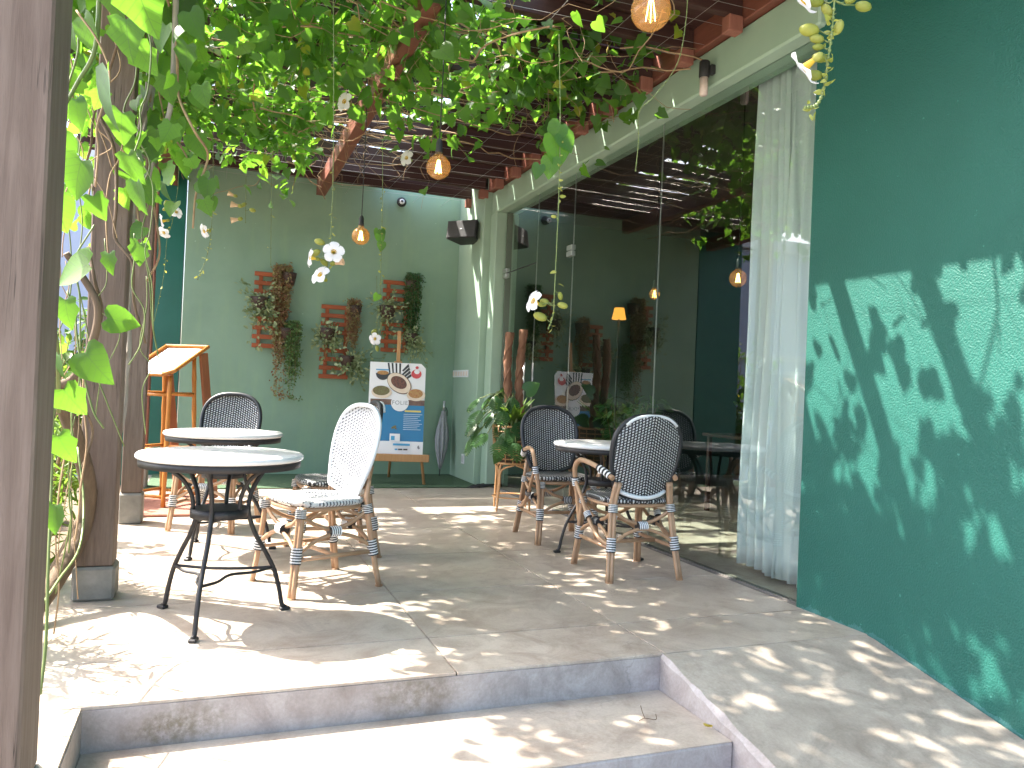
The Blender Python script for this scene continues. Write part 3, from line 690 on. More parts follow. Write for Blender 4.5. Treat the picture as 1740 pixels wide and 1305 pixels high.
t1 = make_table('round white topped iron table nearest the camera', 'bistro tables'); t1.location = (0.055, 3.69, 0)
t2 = copy_tree(t1); t2.location = (0.085, 5.17, 0); t2.rotation_euler = (0, 0, math.radians(-138)); t2['label'] = 'round white topped iron table behind the nearest one, on the left'
t3 = copy_tree(t1); t3.location = (2.50, 4.72, 0); t3.rotation_euler = (0, 0, math.radians(40)); t3['label'] = 'round white topped iron table between the two black armchairs by the glass'

# ------------------------------------------------------------------ easel and poster
ez = thing('wooden_easel', 'pale wooden easel holding the food poster before the sage wall', 'easel', (1.86, 8.30, 0), math.radians(-12))
lean = math.atan2(0.17, 1.30)
def lp(x, z, off=0.0): return Vector((x, math.tan(lean)*z*0.75+off, z))
for sx in (-1, 1):
    MB().tube([lp(sx*0.33, 0.0), lp(sx*0.20, 0.95)], 0.016, 6).build('front_leg', 'pine_wood', ez)
MB().tube([(-0.05, 0.62, 0.0), lp(0, 1.15)], 0.015, 6).build('rear_leg', 'pine_wood', ez)
MB().box((-0.02, 0.045, 0.25), (0.02, 0.07, 1.68), 0.003, Matrix.Rotation(-lean*0.75, 4, 'X')).build('mast', 'pine_wood', ez)
MB().box((-0.045, 0.015, 1.29), (0.045, 0.085, 1.34), 0.006, Matrix.Rotation(-lean*0.75, 4, 'X')).build('top_clamp', 'pine_wood', ez)
MB().box((-0.37, -0.05, 0.285), (0.37, 0.075, 0.315), 0.004).box((-0.37, -0.055, 0.255), (0.37, -0.035, 0.335), 0.004).build('shelf', 'pine_wood', ez)

ps = thing('food_poster', 'printed food poster with four dishes and a blue text panel on the easel', 'poster', (1.86, 8.30, 0), math.radians(-12))
PM = Matrix.Translation((0, 0.012, 0.318)) @ Matrix.Rotation(math.pi/2-lean*0.75, 4, 'X')
PW, PH = 0.60, 1.0
lay = [0]
def pr(outline, mat, name, z=None):
    lay[0] += 1; zz = 0.0048+0.0004*lay[0] if z is None else z
    return MB().prism(outline, zz-0.0003, zz, PM).build(name, mat, ps)
def disc(cx, cy, rx, ry, n=28, a0=0.0, a1=2*math.pi, tilt=0.0):
    o = []
    for i in range(n):
        a = a0+(a1-a0)*i/(n if a1-a0 > 6.2 else n-1); x, y = rx*math.cos(a), ry*math.sin(a)
        o.append((cx+x*math.cos(tilt)-y*math.sin(tilt), cy+x*math.sin(tilt)+y*math.cos(tilt)))
    return o
def rect(x0, y0, x1, y1): return [(x0, y0), (x1, y0), (x1, y1), (x0, y1)]
MB().prism([(-PW/2, 0), (PW/2, 0), (PW/2, PH-0.05), (PW/2-0.05, PH), (-PW/2, PH)], 0, 0.0048, PM).build('sheet', 'paper_white', ps)
pr(rect(-PW/2, 0.15, PW/2, 0.55), 'print_blue', 'blue_panel')
pr(rect(-PW/2+0.02, 0.54, PW/2, 0.60), 'print_brown', 'table_edge_print')
for k in range(4): pr([(-0.09+0.035*k, 0.86), (-0.075+0.035*k, 0.86), (-0.095+0.042*k, 0.995), (-0.115+0.042*k, 0.995)], 'print_dark', 'stripe')
for k in range(4): pr([(0.045, 0.80+0.04*k), (0.055, 0.785+0.04*k), (0.15-0.01*k, 0.86+0.04*k-0.005*k), (0.14-0.01*k, 0.885+0.036*k)], 'print_dark', 'stripe')
pr(disc(-0.16, 0.88, 0.075, 0.075, 20, math.pi, 2*math.pi), 'print_dark', 'bowl_print'); pr(disc(-0.16, 0.885, 0.062, 0.022), 'print_curry', 'soup_print')
pr(rect(-0.235, 0.912, -0.095, 0.924), 'print_sky', 'headline_strip')
pr(disc(0.20, 0.885, 0.055, 0.05), 'print_red', 'dessert_print'); pr(disc(0.205, 0.91, 0.03, 0.025), 'paper_white', 'cream_print'); pr(disc(0.205, 0.955, 0.018, 0.016), 'print_red', 'berry_print')
pr(disc(0.02, 0.775, 0.145, 0.10, tilt=-0.6), 'print_brown', 'plate_shade'); pr(disc(0.017, 0.778, 0.137, 0.094, tilt=-0.6), 'print_plate', 'plate_print'); pr(disc(0.015, 0.785, 0.092, 0.062, tilt=-0.5), 'print_meat', 'main_dish_print')
pr(disc(-0.165, 0.675, 0.108, 0.068), 'print_plate', 'plate_print'); pr(disc(-0.17, 0.69, 0.09, 0.052), 'print_salad', 'salad_print')
pr(disc(0.205, 0.655, 0.10, 0.066), 'print_plate', 'plate_print'); pr(disc(0.20, 0.67, 0.078, 0.05), 'print_curry', 'pasta_print')
pr(disc(0.035, 0.565, 0.095, 0.093, 36), 'paper_white', 'logo_disc')
lay[0] += 1
def text_part(body, size, x, y, mat, parent, name):
    cu_ = bpy.data.curves.new('lettering', 'FONT'); cu_.body = body; cu_.size = size; cu_.align_x = 'CENTER'; cu_.extrude = 0.0002; cu_.space_character = 1.12
    ob = bpy.data.objects.new('lettering_tmp', cu_); COL.objects.link(ob); bpy.context.view_layer.update()
    me = bpy.data.meshes.new_from_object(ob.evaluated_get(bpy.context.evaluated_depsgraph_get()))
    bpy.data.objects.remove(ob); bpy.data.curves.remove(cu_)
    me.transform(PM @ Matrix.Translation((x, y, 0.0048+0.0004*lay[0]+0.0003))); me.materials.clear(); me.materials.append(M[mat])
    return link(name, me, parent)
text_part('FOLIE', 0.062, 0.035, 0.545, 'print_grey', ps, 'lettering')
pr(rect(0.09, 0.468, 0.265, 0.486), 'print_yellow', 'heading_line')
for k in range(9):
    w = 0.20-(k*7 % 5)*0.012
    pr(rect(0.08, 0.44-0.0205*k, 0.08+w, 0.445-0.0205*k), 'print_text', 'text_line')
pr(disc(-0.02, 0.30, 0.03, 0.012, tilt=0.5), 'print_salad', 'sprig_print'); pr(disc(-0.005, 0.29, 0.022, 0.008, tilt=-0.6), 'print_salad', 'sprig_print')
pr(rect(-0.06, 0.15, 0.05, 0.23), 'paper_white', 'photo_box'); pr(rect(-0.045, 0.16, -0.005, 0.205), 'print_sky', 'photo_print')
pr(rect(-0.02, 0.103, 0.16, 0.125), 'print_sky', 'link_strip'); pr(rect(0.0, 0.055, 0.03, 0.07), 'print_sky', 'number_icon'); pr(rect(0.036, 0.055, 0.082, 0.07), 'print_dark', 'number_block'); pr(rect(0.09, 0.055, 0.136, 0.07), 'print_dark', 'number_block')
pr(disc(0.255, 0.09, 0.015, 0.02, 12, 1.6, 5.6), 'print_grey', 'crescent_mark')

# ------------------------------------------------------------------ bamboo menu stand and mats
ms = thing('menu_stand', 'orange bamboo menu stand with a sloping tray beside the wooden posts', 'menu stand', (-0.335, 7.02, 0.024), math.radians(-38))
for sx in (-1, 1):
    for (y0, y1, zt) in ((-0.19, -0.15, 1.045), (0.17, 0.12, 1.20)):
        mb = MB(); P = [Vector((sx*0.165, y0, 0)).lerp(Vector((sx*0.145, y1, zt)), i/14) for i in range(15)]
        mb.tube(P, [0.0165 if i % 3 else 0.0195 for i in range(15)], 9); mb.build('leg', 'bamboo_cane', ms)
    q = Matrix.Translation((sx*0.15, 0.27, 0.0)) @ Matrix.Rotation(math.radians(9.5*1), 4, 'X')
    MB().box((-0.012, -0.045, 0.0), (0.012, 0.045, 1.26), 0.003, Matrix.Translation((sx*0.185, 0.40, 0)) @ Matrix.Rotation(math.radians(10), 4, 'X')).build('back_board', 'board_brown', ms)
for z, y0, y1, xx in ((0.09, -0.187, 0.166, 0.163), (0.46, -0.172, 0.151, 0.157), (0.90, -0.156, 0.132, 0.149)):
    for sx in (-1, 1): MB().tube([(sx*xx, y0, z), (sx*xx, y1, z)], 0.0125, 8).build('rung', 'bamboo_cane', ms)
    for y in (y0, y1): MB().tube([(-xx, y, z-0.012), (xx, y, z-0.012)], 0.0125, 8).build('rung', 'bamboo_cane', ms)
q = Matrix.Translation((0, -0.01, 1.165)) @ Matrix.Rotation(math.radians(29), 4, 'X')
tr = MB().box((-0.20, -0.24, -0.012), (0.20, 0.24, 0.0), 0.003, q).build('tray', 'board_brown', ms)
def ml(*ps_): return [q @ Vector(p_) for p_ in ps_]
MB().tube(ml((-0.21, -0.19, 0.012), (-0.15, -0.26, 0.012), (0.15, -0.26, 0.012), (0.21, -0.19, 0.012), (0.21, 0.25, 0.012), (-0.21, 0.25, 0.012)), 0.017, 8, closed=True, smooth=False).build('tray_rim', 'bamboo_cane', tr)
MB().box((-0.165, -0.20, 0.002), (0.165, 0.22, 0.006), 0.0, q).build('menu_sheet', 'paper_white', tr)
MB().box((-0.13, 0.06, 0.0062), (0.13, 0.19, 0.0072), 0.0, q).build('menu_photo', 'print_grey', tr)
o = MB().box((-0.63, 6.44, 0.0005), (0.02, 7.55, 0.022), 0.006).build('door_mat', 'mat_red'); tag(o, 'reddish brown floor mat under the bamboo menu stand', 'mat')

# ------------------------------------------------------------------ umbrella, cable, fittings
um = thing('folded_umbrella', 'folded grey umbrella leaning in the corner beside the easel', 'umbrella', (2.575, 9.02, 0.012))
um.rotation_euler = (math.radians(-7), math.radians(3.5), 0)
MB().tube([(0, 0, 0.0), (0, 0, 0.09)], [0.005, 0.009], 8).build('tip', 'black_matte', um)
MB().lathe([(0.010, 0.08), (0.030, 0.16), (0.062, 0.33), (0.070, 0.45), (0.058, 0.58), (0.038, 0.70), (0.026, 0.76), (0.034, 0.775), (0.012, 0.78)], 48, mod=lambda a, z: 1+0.26*math.sin(8*a+5*z)*min(1, (0.8-z)*4)).build('canopy', 'umbrella_cloth', um)
MB().tube([(0, 0, 0.78), (0, 0, 0.90)], 0.017, 10).build('handle', 'grey_metal', um)
MB().tube([(0.018, 0, 0.83), (0.04, -0.01, 0.79), (0.042, -0.012, 0.72)], 0.004, 6).build('wrist_strap', 'black_matte', um)
cbm = MB(); r_ = random.Random(4)
for k in range(5):
    c0 = (2.70+0.05*k, 8.06+0.02*k); P = []
    for i in range(16):
        a = i*0.75+k; P.append((c0[0]+0.09*math.cos(a)*(1+0.3*math.sin(i)), c0[1]-0.02+0.035*math.sin(a), 0.008+0.0045*k+0.004*math.sin(i)))
    cbm.tube(spline(P, 3), 0.0045, 6)
o = cbm.build('cable_coil', 'black_matte'); tag(o, 'small heap of black cable on the floor at the column foot', 'cable')

sp = thing('loudspeaker', 'black loudspeaker bracketed high in the corner above the sage column', 'loudspeaker', (2.655, 8.62, 2.86), math.radians(-46))
tl = Matrix.Rotation(math.radians(-9), 4, 'X')
MB().prism([(-0.19, -0.11), (0.19, -0.11), (0.12, 0.12), (-0.12, 0.12)], -0.105, 0.105, tl).build('cabinet', 'black_matte', sp)
MB().box((-0.182, -0.124, -0.098), (0.182, -0.111, 0.098), 0.005, tl).build('grille', 'speaker_grille', sp)
MB().box((-0.014, -0.1275, -0.006), (0.014, -0.1245, 0.005), 0.001, tl).build('badge', 'paper_white', sp)
MB().tube([(0, 0.10, 0.0), (0.0, 0.16, 0.0), (0.06, 0.20, 0.0)], 0.018, 8).build('bracket', 'black_matte', sp)
MB().tube(spline([(0.06, 0.19, 0.02), (0.08, 0.20, 0.12), (0.075, 0.21, 0.40)], 5), 0.005, 6).build('cable', 'black_matte', sp)
pc = on_plane(682, 344, 1, 9.2)
sc_ = thing('security_camera', 'small round black security camera at the top of the sage wall', 'camera', pc)
MB().lathe([(0.055, 0.0), (0.058, 0.02), (0.05, 0.035), (0.0, 0.036)], 24).build('mount_ring', 'black_matte', sc_).rotation_euler = (math.pi/2, 0, 0)
bl = MB().ell((0, -0.06, -0.01), (0.048, 0.048, 0.048), 16, 10).build('ball', 'black_matte', sc_)
le = MB().lathe([(0.030, 0.0), (0.030, 0.02), (0.024, 0.024), (0.0, 0.024)], 20).build('lens_ring', 'white_plastic', sc_); le.location = (-0.012, -0.092, -0.016); le.rotation_euler = (math.radians(80), 0, math.radians(-10))
l2 = MB().lathe([(0.014, 0.0), (0.014, 0.004), (0.0, 0.005)], 16).build('lens', 'print_dark', sc_); l2.location = (-0.017, -0.117, -0.011); l2.rotation_euler = (math.radians(80), 0, math.radians(-10))
wp = on_plane(1197, 118, 0, 2.79)
wl_ = thing('wall_light', 'black wall light with a frosted tube on the sage lintel', 'wall light', wp)
MB().lathe([(0.0, -0.052), (0.030, -0.052), (0.033, -0.045), (0.033, 0.045), (0.026, 0.052), (0.0, 0.052)], 20).build('housing', 'black_matte', wl_)
MB().lathe([(0.0, -0.165), (0.021, -0.165), (0.026, -0.155), (0.026, -0.053), (0.0, -0.053)], 20).build('diffuser', 'frosted_pink', wl_)
MB().box((0.02, -0.045, -0.035), (0.056, -0.005, 0.025), 0.006).box((0.02, -0.02, -0.01), (0.056, 0.02, 0.02), 0.005).build('bracket', 'black_matte', wl_)
def plate(u, v, w, h, label, name, n):
    p_ = on_plane(u, v, 0, 2.758); t_ = thing(name, label, 'switch' if n > 1 else 'socket', p_)
    MB().box((-0.010, -w/2, -h/2), (0.0, w/2, h/2), 0.003).build('plate', 'white_plastic', t_)
    for k in range(n):
        y = -w/2+w*(k+0.5)/n
        MB().box((-0.0135, y-w*0.32/n, -h*0.3), (-0.0105, y+w*0.32/n, h*0.3), 0.001).build('rocker' if n > 1 else 'outlet_face', 'frosted_pink' if n > 1 else 'neighbour_trim', t_)
plate(783, 635, 0.62, 0.085, 'row of cream switches on the side of the sage column', 'switch_plate', 6)
plate(787, 780, 0.10, 0.11, 'small white wall socket low on the sage column', 'wall_socket', 1)

# ------------------------------------------------------------------ pendant bulbs
def pendant(u, v, d, label, dia=0.125, zc=3.3):
    c = at(u, v, d); t_ = thing('pendant_bulb', label, 'light bulb', c, group='pendant bulbs'); r = dia/2
    MB().tube([(0, 0, r+0.05), (0.004, 0.0, (zc-c.z)*0.5), (0, 0, zc-c.z)], 0.0032, 6).build('cord', 'black_matte', t_)
    MB().lathe([(0.004, r+0.085), (0.013, r+0.075), (0.017, r+0.06), (0.017, r+0.03), (0.019, r+0.024), (0.019, r+0.008), (0.0, r+0.008)][::-1], 16).build('socket', 'black_matte', t_)
    prof = [(0.0, -r)]+[(r*math.sin(a), -r*math.cos(a)) for a in [math.pi*(i+1)/16 for i in range(13)]]+[(0.024, r*0.93), (0.018, r+0.012)]
    MB().lathe(prof, 28).build('glass_bulb', 'amber_glass', t_)
    f_ = MB()
    for k in range(6):
        a = 2*math.pi*k/6; f_.tube([(0.006*math.cos(a), 0.006*math.sin(a), 0.035), (0.017*math.cos(a), 0.017*math.sin(a), -0.03)], 0.0011, 4)
    f_.build('filament', 'filament_glow', t_)
    MB().tube([(0, 0, r*0.9), (0, 0, 0.03)], 0.004, 6).build('stem', 'grey_metal', t_)
pendant(1106, 18, 2.45, 'largest amber pendant bulb at the top edge near the lintel')
pendant(745, 284, 4.0, 'amber pendant bulb hanging at leaf height above the middle of the terrace')
pendant(613, 401, 5.5, 'lit amber pendant bulb hanging low in front of the sage wall', 0.125)

# ------------------------------------------------------------------ leaves and plants
def leaf_shape(out, mids, fold=0.18, droop=0.18, wave=0.0):
    """out: right-hand outline points; mids: matching midrib heights. Unit length, Y to the tip."""
    v = []; f = []; n = len(out)
    for (x, y), my in zip(out, mids):
        zz = -droop*my*my; v.append((0, my, zz))
        ze = fold*x-droop*y*y+wave*math.sin(y*9+x*5); v += [(x, y, ze), (-x, y, ze-wave*0.7)]
    for i in range(n-1):
        a, b = 3*i, 3*(i+1)
        f += [(a, a+1, b+1, b), (a, b, b+2, a+2)]
    return v, f
HEART = leaf_shape([(0.02, 0.0), (0.22, -0.13), (0.42, -0.04), (0.50, 0.20), (0.43, 0.46), (0.27, 0.70), (0.10, 0.90), (0.004, 1.0)], [0.0, 0.02, 0.08, 0.24, 0.46, 0.70, 0.90, 1.0], 0.22, 0.22, 0.02)
LOBED = leaf_shape([(0.02, 0.0), (0.24, -0.14), (0.46, -0.06), (0.40, 0.14), (0.54, 0.32), (0.34, 0.55), (0.20, 0.78), (0.004, 1.0)], [0.0, 0.02, 0.06, 0.18, 0.34, 0.56, 0.78, 1.0], 0.15, 0.28, 0.03)
LANCE = leaf_shape([(0.004, 0.0), (0.05, 0.15), (0.075, 0.4), (0.05, 0.7), (0.003, 1.0)], [0, 0.15, 0.4, 0.7, 1.0], 0.3, 0.30)
OVAL = leaf_shape([(0.01, 0.0), (0.22, 0.25), (0.27, 0.52), (0.16, 0.8), (0.004, 1.0)], [0, 0.25, 0.52, 0.8, 1.0], 0.3, 0.2)
TINY = leaf_shape([(0.01, 0.0), (0.30, 0.42), (0.01, 1.0)], [0, 0.42, 1.0], 0.25, 0.1)
def split_leaf():
    v = []; f = []
    n = 9
    for i in range(n):
        y0 = 0.02+0.9*i/n; y1 = y0+0.075; w = 0.46*math.sin(math.pi*(0.16+0.78*i/n))+0.05
        for sx in (-1, 1):
            o_ = len(v); z = -0.3*y0*y0
            v += [(0, y0, z), (0, y1, z-0.01), (sx*w*0.6, y1+0.13, z+0.02), (sx*w, y0+0.17, z-0.12), (sx*w*0.6, y0+0.05, z+0.01)]
            f.append([o_, o_+4, o_+3, o_+2, o_+1] if sx > 0 else [o_, o_+1, o_+2, o_+3, o_+4])
    o_ = len(v); v += [(0, 0.85, -0.22), (0.08, 0.93, -0.26), (0, 1.05, -0.34), (-0.08, 0.93, -0.26)]; f.append([o_, o_+1, o_+2, o_+3])
    return v, f
SPLIT = split_leaf()
def shape_mesh(name, shp, mat):
    me = bpy.data.meshes.new(name); me.from_pydata(shp[0], [], shp[1]); me.materials.append(M[mat])
    me.polygons.foreach_set('use_smooth', [True]*len(me.polygons)); return me
def scatter(name, shp, items, mat, parent):
    """items: (pos, 3x3 matrix, size, rnd) joined into one mesh part"""
    A = np.array(shp[0]); nv = len(A); k = len(items)
    R = np.array([[list(r) for r in it[1]] for it in items]); S = np.array([it[2] for it in items]); P = np.array([list(it[0]) for it in items])
    Vt = np.einsum('kij,nj->kni', R, A)*S[:, None, None]+P[:, None, :]
    loops = []; starts = []; tot = []; c = 0; base = [list(f) for f in shp[1]]
    fl = np.array([i for f in base for i in f]); ln = np.array([len(f) for f in base])
    loops = (fl[None, :]+(np.arange(k)*nv)[:, None]).ravel(); tot = np.tile(ln, k); starts = np.concatenate(([0], np.cumsum(tot)[:-1]))
    me = bpy.data.meshes.new(name); me.vertices.add(k*nv); me.loops.add(len(loops)); me.polygons.add(len(tot))
    me.vertices.foreach_set('co', Vt.astype(np.float32).ravel()); me.loops.foreach_set('vertex_index', loops.astype(np.int32))
    me.polygons.foreach_set('loop_start', starts.astype(np.int32)); me.polygons.foreach_set('loop_total', tot.astype(np.int32))
    me.polygons.foreach_set('use_smooth', np.ones(len(tot), dtype=bool))
    at_ = me.attributes.new('rnd', 'FLOAT', 'POINT'); at_.data.foreach_set('value', np.repeat([it[3] for it in items], nv).astype(np.float32))
    me.materials.append(M[mat]); me.update(calc_edges=True); me.validate()
    return link(name, me, parent)
def leaf_objs(me, items, parent, name='leaf'):
    for (p_, R, s, _) in items:
        o = bpy.data.objects.new(name, me); COL.objects.link(o); o.parent = parent
        m4 = R.to_4x4() @ Matrix.Scale(s, 4); m4.translation = Vector(p_); o.matrix_basis = m4
def rvec(r, sx=1, sy=1, sz=1): return Vector((r.gauss(0, sx), r.gauss(0, sy), r.gauss(0, sz)))

# --- canopy vine on the pergola
R1 = random.Random(21)
from mathutils import noise as mnoise
def density(x, y):
    d = 1.0
    if x > 1.0: d *= 0.85
    lim = 8.1 if x < 0.75 else (6.3 if x < 2.0 else 5.9)
    d *= max(0.0, min(1.0, (lim-y)/0.9))
    if x > 2.55: d *= 0.35
    if x > 1.95 and y < 4.0: d *= 0.35
    if x > 1.2 and y < 4.35: d *= 0.14
    n_ = mnoise.noise(Vector((x*1.5, y*1.5, 3.3)))
    return d*max(0.06, min(1.0, 0.62+1.0*n_))
items = []
while len(items) < 7200:
    x = R1.uniform(-1.1, 2.75); y = R1.uniform(1.9, 8.4)
    if R1.random() > density(x, y): continue
    hang = R1.random()
    z = 3.25+R1.gauss(0, 0.10)-(abs(R1.gauss(0, 0.20)) if hang < 0.3 else 0)+(0.2 if R1.random() < 0.25 else 0)
    tip = Vector((R1.gauss(0.1, 0.6), R1.gauss(-0.1, 0.6), -0.55+R1.gauss(0, 0.35))); up = Vector((-0.45+R1.gauss(0, 0.45), 0.25+R1.gauss(0, 0.45), 0.9))
    items.append((Vector((x, y, z)), frame(tip, up), min(0.15, max(0.045, R1.gauss(0.080, 0.022))), R1.random()))
for k in range(3400):       # growth lying on top of the rafters
    x = R1.uniform(-1.15, 1.9); y = R1.uniform(2.6, 8.0)
    if mnoise.noise(Vector((x*1.9, y*1.9, 8.1))) < (-0.35 if x < 1.1 and y < 5.4 else -0.05) or (x > 1.15 and y < 4.4): continue
    items.append((Vector((x, y, 3.47+abs(R1.gauss(0, 0.12)))), frame(rvec(R1, .7, .7, .3)+Vector((0, 0, -.25)), Vector((-0.3+R1.gauss(0, 0.4), 0.2+R1.gauss(0, 0.4), 1.0))), max(0.05, R1.gauss(0.085, 0.02)), R1.random()))
cv = thing('canopy_vine', 'leafy green climbing vine spread over the pergola roof', 'vine', (0, 0, 0))
def vis(it):
    q = project(it[0])
    if q is None or not (0 < q[0] < 1740 and -10 < q[1] < 1305) or (q[0] < 130): return 1e9
    return q[2]/it[2]
order = sorted(range(len(items)), key=lambda i: vis(items[i])); near = [items[i] for i in order[:290]]; rest = [items[i] for i in order[290:]]
hm = shape_mesh('leaf', HEART, 'vine_leaf_veined'); lm = shape_mesh('leaf', LOBED, 'vine_leaf_veined')
leaf_objs(hm, near[::2], cv); leaf_objs(lm, near[1::2], cv)
stuff(scatter('foliage', HEART, rest[::2], 'vine_leaf', cv)); stuff(scatter('foliage', LOBED, rest[1::2], 'vine_leaf', cv))
tw = MB()
for k in range(520):
    x = R1.uniform(-1.2, 2.6); y = R1.uniform(2.2, 8.3)
    if R1.random() > density(x, y)+(0.12 if x < 1.9 else 0.02): continue
    a = R1.choice([R1.gauss(0, 0.35), R1.gauss(math.pi/2, 0.4)]); z = 3.2+R1.gauss(0, 0.07); P = [Vector((x, y, z))]
    for i in range(R1.randint(4, 10)):
        a += R1.gauss(0, 0.35); z += R1.gauss(0, 0.035); z = min(3.42, max(2.98, z))
        P.append(P[-1]+Vector((0.16*math.cos(a), 0.16*math.sin(a), z-P[-1].z)))
        if P[-1].x > 2.78: break
    if len(P) > 2: tw.tube(spline(P, 2), R1.choice([0.002, 0.0028, 0.0035, 0.006]), 4, False)
for k in range(70):        # dry hanging tendrils and bundled stems by the middle beam
    x = R1.choice([R1.gauss(1.0, 0.12), R1.uniform(-0.6, 2.4)]); y = R1.uniform(3.8, 7.8); P = [Vector((x, y, 3.3))]
    for i in range(5): P.append(P[-1]+Vector((R1.gauss(0, 0.05), R1.gauss(0, 0.05), -R1.uniform(0.03, 0.11))))
    tw.tube(spline(P, 2), 0.0018, 3, False)
stuff(tw.build('twigs', 'vine_twig', cv))

# --- vine climbing the posts on the left
pv = thing('post_vine', 'large leaved vine with twisted stems climbing the left posts', 'vine', (0, 0, 0))
def stem(path, r, mat, name='stem', n=8):
    P = spline([at(*p_) for p_ in path], 6); k = len(P)
    rs = [r[0]+(r[1]-r[0])*i/(k-1) for i in range(k)] if isinstance(r, tuple) else r
    return MB().tube(P, rs, n).build(name, mat, pv)
stem([(40, 1060, 3.2), (95, 985, 3.4), (140, 900, 3.6), (150, 830, 3.6), (134, 760, 3.5), (112, 700, 3.4), (92, 650, 3.3), (55, 600, 3.3)], (0.040, 0.030), 'vine_bark')
stem([(100, 655, 3.3), (128, 640, 3.3), (158, 580, 3.3), (166, 520, 3.3), (140, 470, 3.3), (112, 430, 3.25)], (0.02, 0.014), 'vine_bark')
stem([(85, 990, 3.6), (140, 880, 3.6), (170, 810, 3.7)], (0.03, 0.018), 'vine_bark')
for k in range(3):
    ph = 2.1*k
    P = []
    for i in range(22):
        tt = i/21; u = 188+(262-188)*tt+8*math.sin(tt*9)+6*math.cos(tt*16+ph); v = 800-800*tt; P.append((u, v, 3.9+0.03*math.sin(tt*16+ph)))
    stem(P, (0.013, 0.009), 'vine_grey_bark')
for k in range(12):
    u = R1.uniform(72, 150); v = R1.uniform(640, 760); dd = R1.uniform(2.5, 3.6); P = [(u, v, dd)]
    for i in range(5): P.append((P[-1][0]-R1.uniform(-6, 16), P[-1][1]+R1.uniform(40, 80), dd))
    stem(P, R1.choice([0.002, 0.003, 0.004]), R1.choice(['vine_twig', 'green_stem', 'green_stem']), 'tendril', 4)
stem([(300, -40, 3.7), (296, 90, 3.7), (288, 190, 3.75), (262, 260, 3.8), (246, 340, 3.85)], (0.014, 0.010), 'vine_grey_bark')
stem([(170, -40, 2.9), (162, 80, 2.9), (132, 140, 2.9), (104, 190, 2.85)], (0.009, 0.006), 'green_stem')
stem([(-20, 460, 2.0), (30, 480, 2.0), (70, 515, 2.05), (96, 580, 2.15), (100, 700, 2.3)], (0.007, 0.006), 'green_stem')
stem([(-25, 105, 1.98), (40, 60, 1.98), (90, 5, 1.98), (120, -40, 2.0)], (0.007, 0.006), 'green_stem')
stem([(68, 1180, 2.3), (78, 1090, 2.35), (82, 960, 2.4), (88, 800, 2.5), (92, 640, 2.5)], (0.005, 0.004), 'green_stem')
stem([(70, 1030, 2.4), (100, 985, 2.55), (135, 930, 2.8), (142, 850, 3.0), (132, 760, 3.1)], (0.0045, 0.004), 'green_stem')
for k in range(26):
    u = R1.uniform(95, 260); v = R1.uniform(-20, 500); d = R1.uniform(2.7, 4.0); P = [(u, v, d)]
    for i in range(5): P.append((P[-1][0]+R1.gauss(0, 16), P[-1][1]+R1.uniform(30, 80), d))
    stem(P, R1.choice([0.0022, 0.003, 0.004]), R1.choice(['vine_twig', 'green_stem']), 'tendril', 4)
big = [(182, 160, 2.3, 0.17, -8), (240, 5, 2.1, 0.15, 10), (130, 300, 2.08, 0.119, -30), (225, 285, 2.5, 0.105, 10), (235, 333, 2.5, 0.105, 0), (165, 350, 2.18, 0.072, 15), (125, 460, 2.08, 0.119, -70), (112, 530, 2.18, 0.086, 0),
       (160, 620, 2.08, 0.113, 40), (122, 680, 2.08, 0.089, 30), (100, 360, 2.08, 0.096, 10), (215, 60, 2.6, 0.13, 0), (150, 55, 2.9, 0.13, 15), (205, 215, 2.7, 0.12, -20), (130, 190, 3.1, 0.12, 0), (245, 100, 3.0, 0.12, 25), (275, 60, 3.1, 0.11, -20),
       (108, 760, 2.08, 0.086, 20), (90, 880, 2.08, 0.083, -10), (235, 430, 3.2, 0.10, -20), (205, 545, 3.3, 0.13, 80), (185, 445, 2.08, 0.057, 0), (110, 250, 2.18, 0.086, 0), (190, 0, 2.7, 0.14, 0), (330, 40, 3.2, 0.12, 20), (315, 95, 3.4, 0.12, -20), (345, 160, 3.4, 0.10, 10),
       (285, 150, 3.5, 0.12, 0), (265, 235, 3.6, 0.1, -15), (340, 250, 3.8, 0.12, 10), (352, 320, 3.6, 0.10, -15), (350, 350, 3.6, 0.08, 20), (300, 220, 3.8, 0.12, 0), (100, 620, 2.08, 0.065, 0), (95, 170, 3.0, 0.13, 10), (118, 60, 3.2, 0.12, 0)]
bi = []
for (u, v, d, s, ang) in big:
    a = math.radians(ang); tip = -CU*math.cos(a)+CR*math.sin(a)+CF*R1.uniform(-0.2, 0.5)
    nrm = -CF*1.0+rvec(R1, 0.25, 0.25, 0.25)+Vector((-0.25, 0, 0.25))
    R_ = frame(tip, nrm); bi.append((at(u, v, d)-R_ @ Vector((0, s*0.4, 0)), R_, s, R1.random()))
for k in range(80):
    u = R1.uniform(95, 330); v = R1.uniform(-60, 300) if u > 200 else R1.uniform(-60, 230); d = R1.uniform(3.2, 4.4)
    if u < 200 and v > 400 and R1.random() < 0.6: continue
    tip = rvec(R1, 0.5, 0.5, 0.3)+Vector((0, 0, -0.8)); bi.append((at(u, v, d), frame(tip, rvec(R1, .6, .6, .5)+Vector((-.3, -.5, .3))), R1.uniform(0.06, 0.12), R1.random()))
for k in range(95):          # sunlit growth on the outer side of the posts
    u = R1.uniform(92, 300); v = R1.uniform(-60, 420); dd = R1.uniform(4.3, 5.6)
    tip = rvec(R1, 0.5, 0.5, 0.3)+Vector((0, 0, -0.8)); bi.append((at(u, v, dd), frame(tip, rvec(R1, .6, .6, .5)+Vector((-.3, -.5, .3))), R1.uniform(0.08, 0.14), R1.random()))
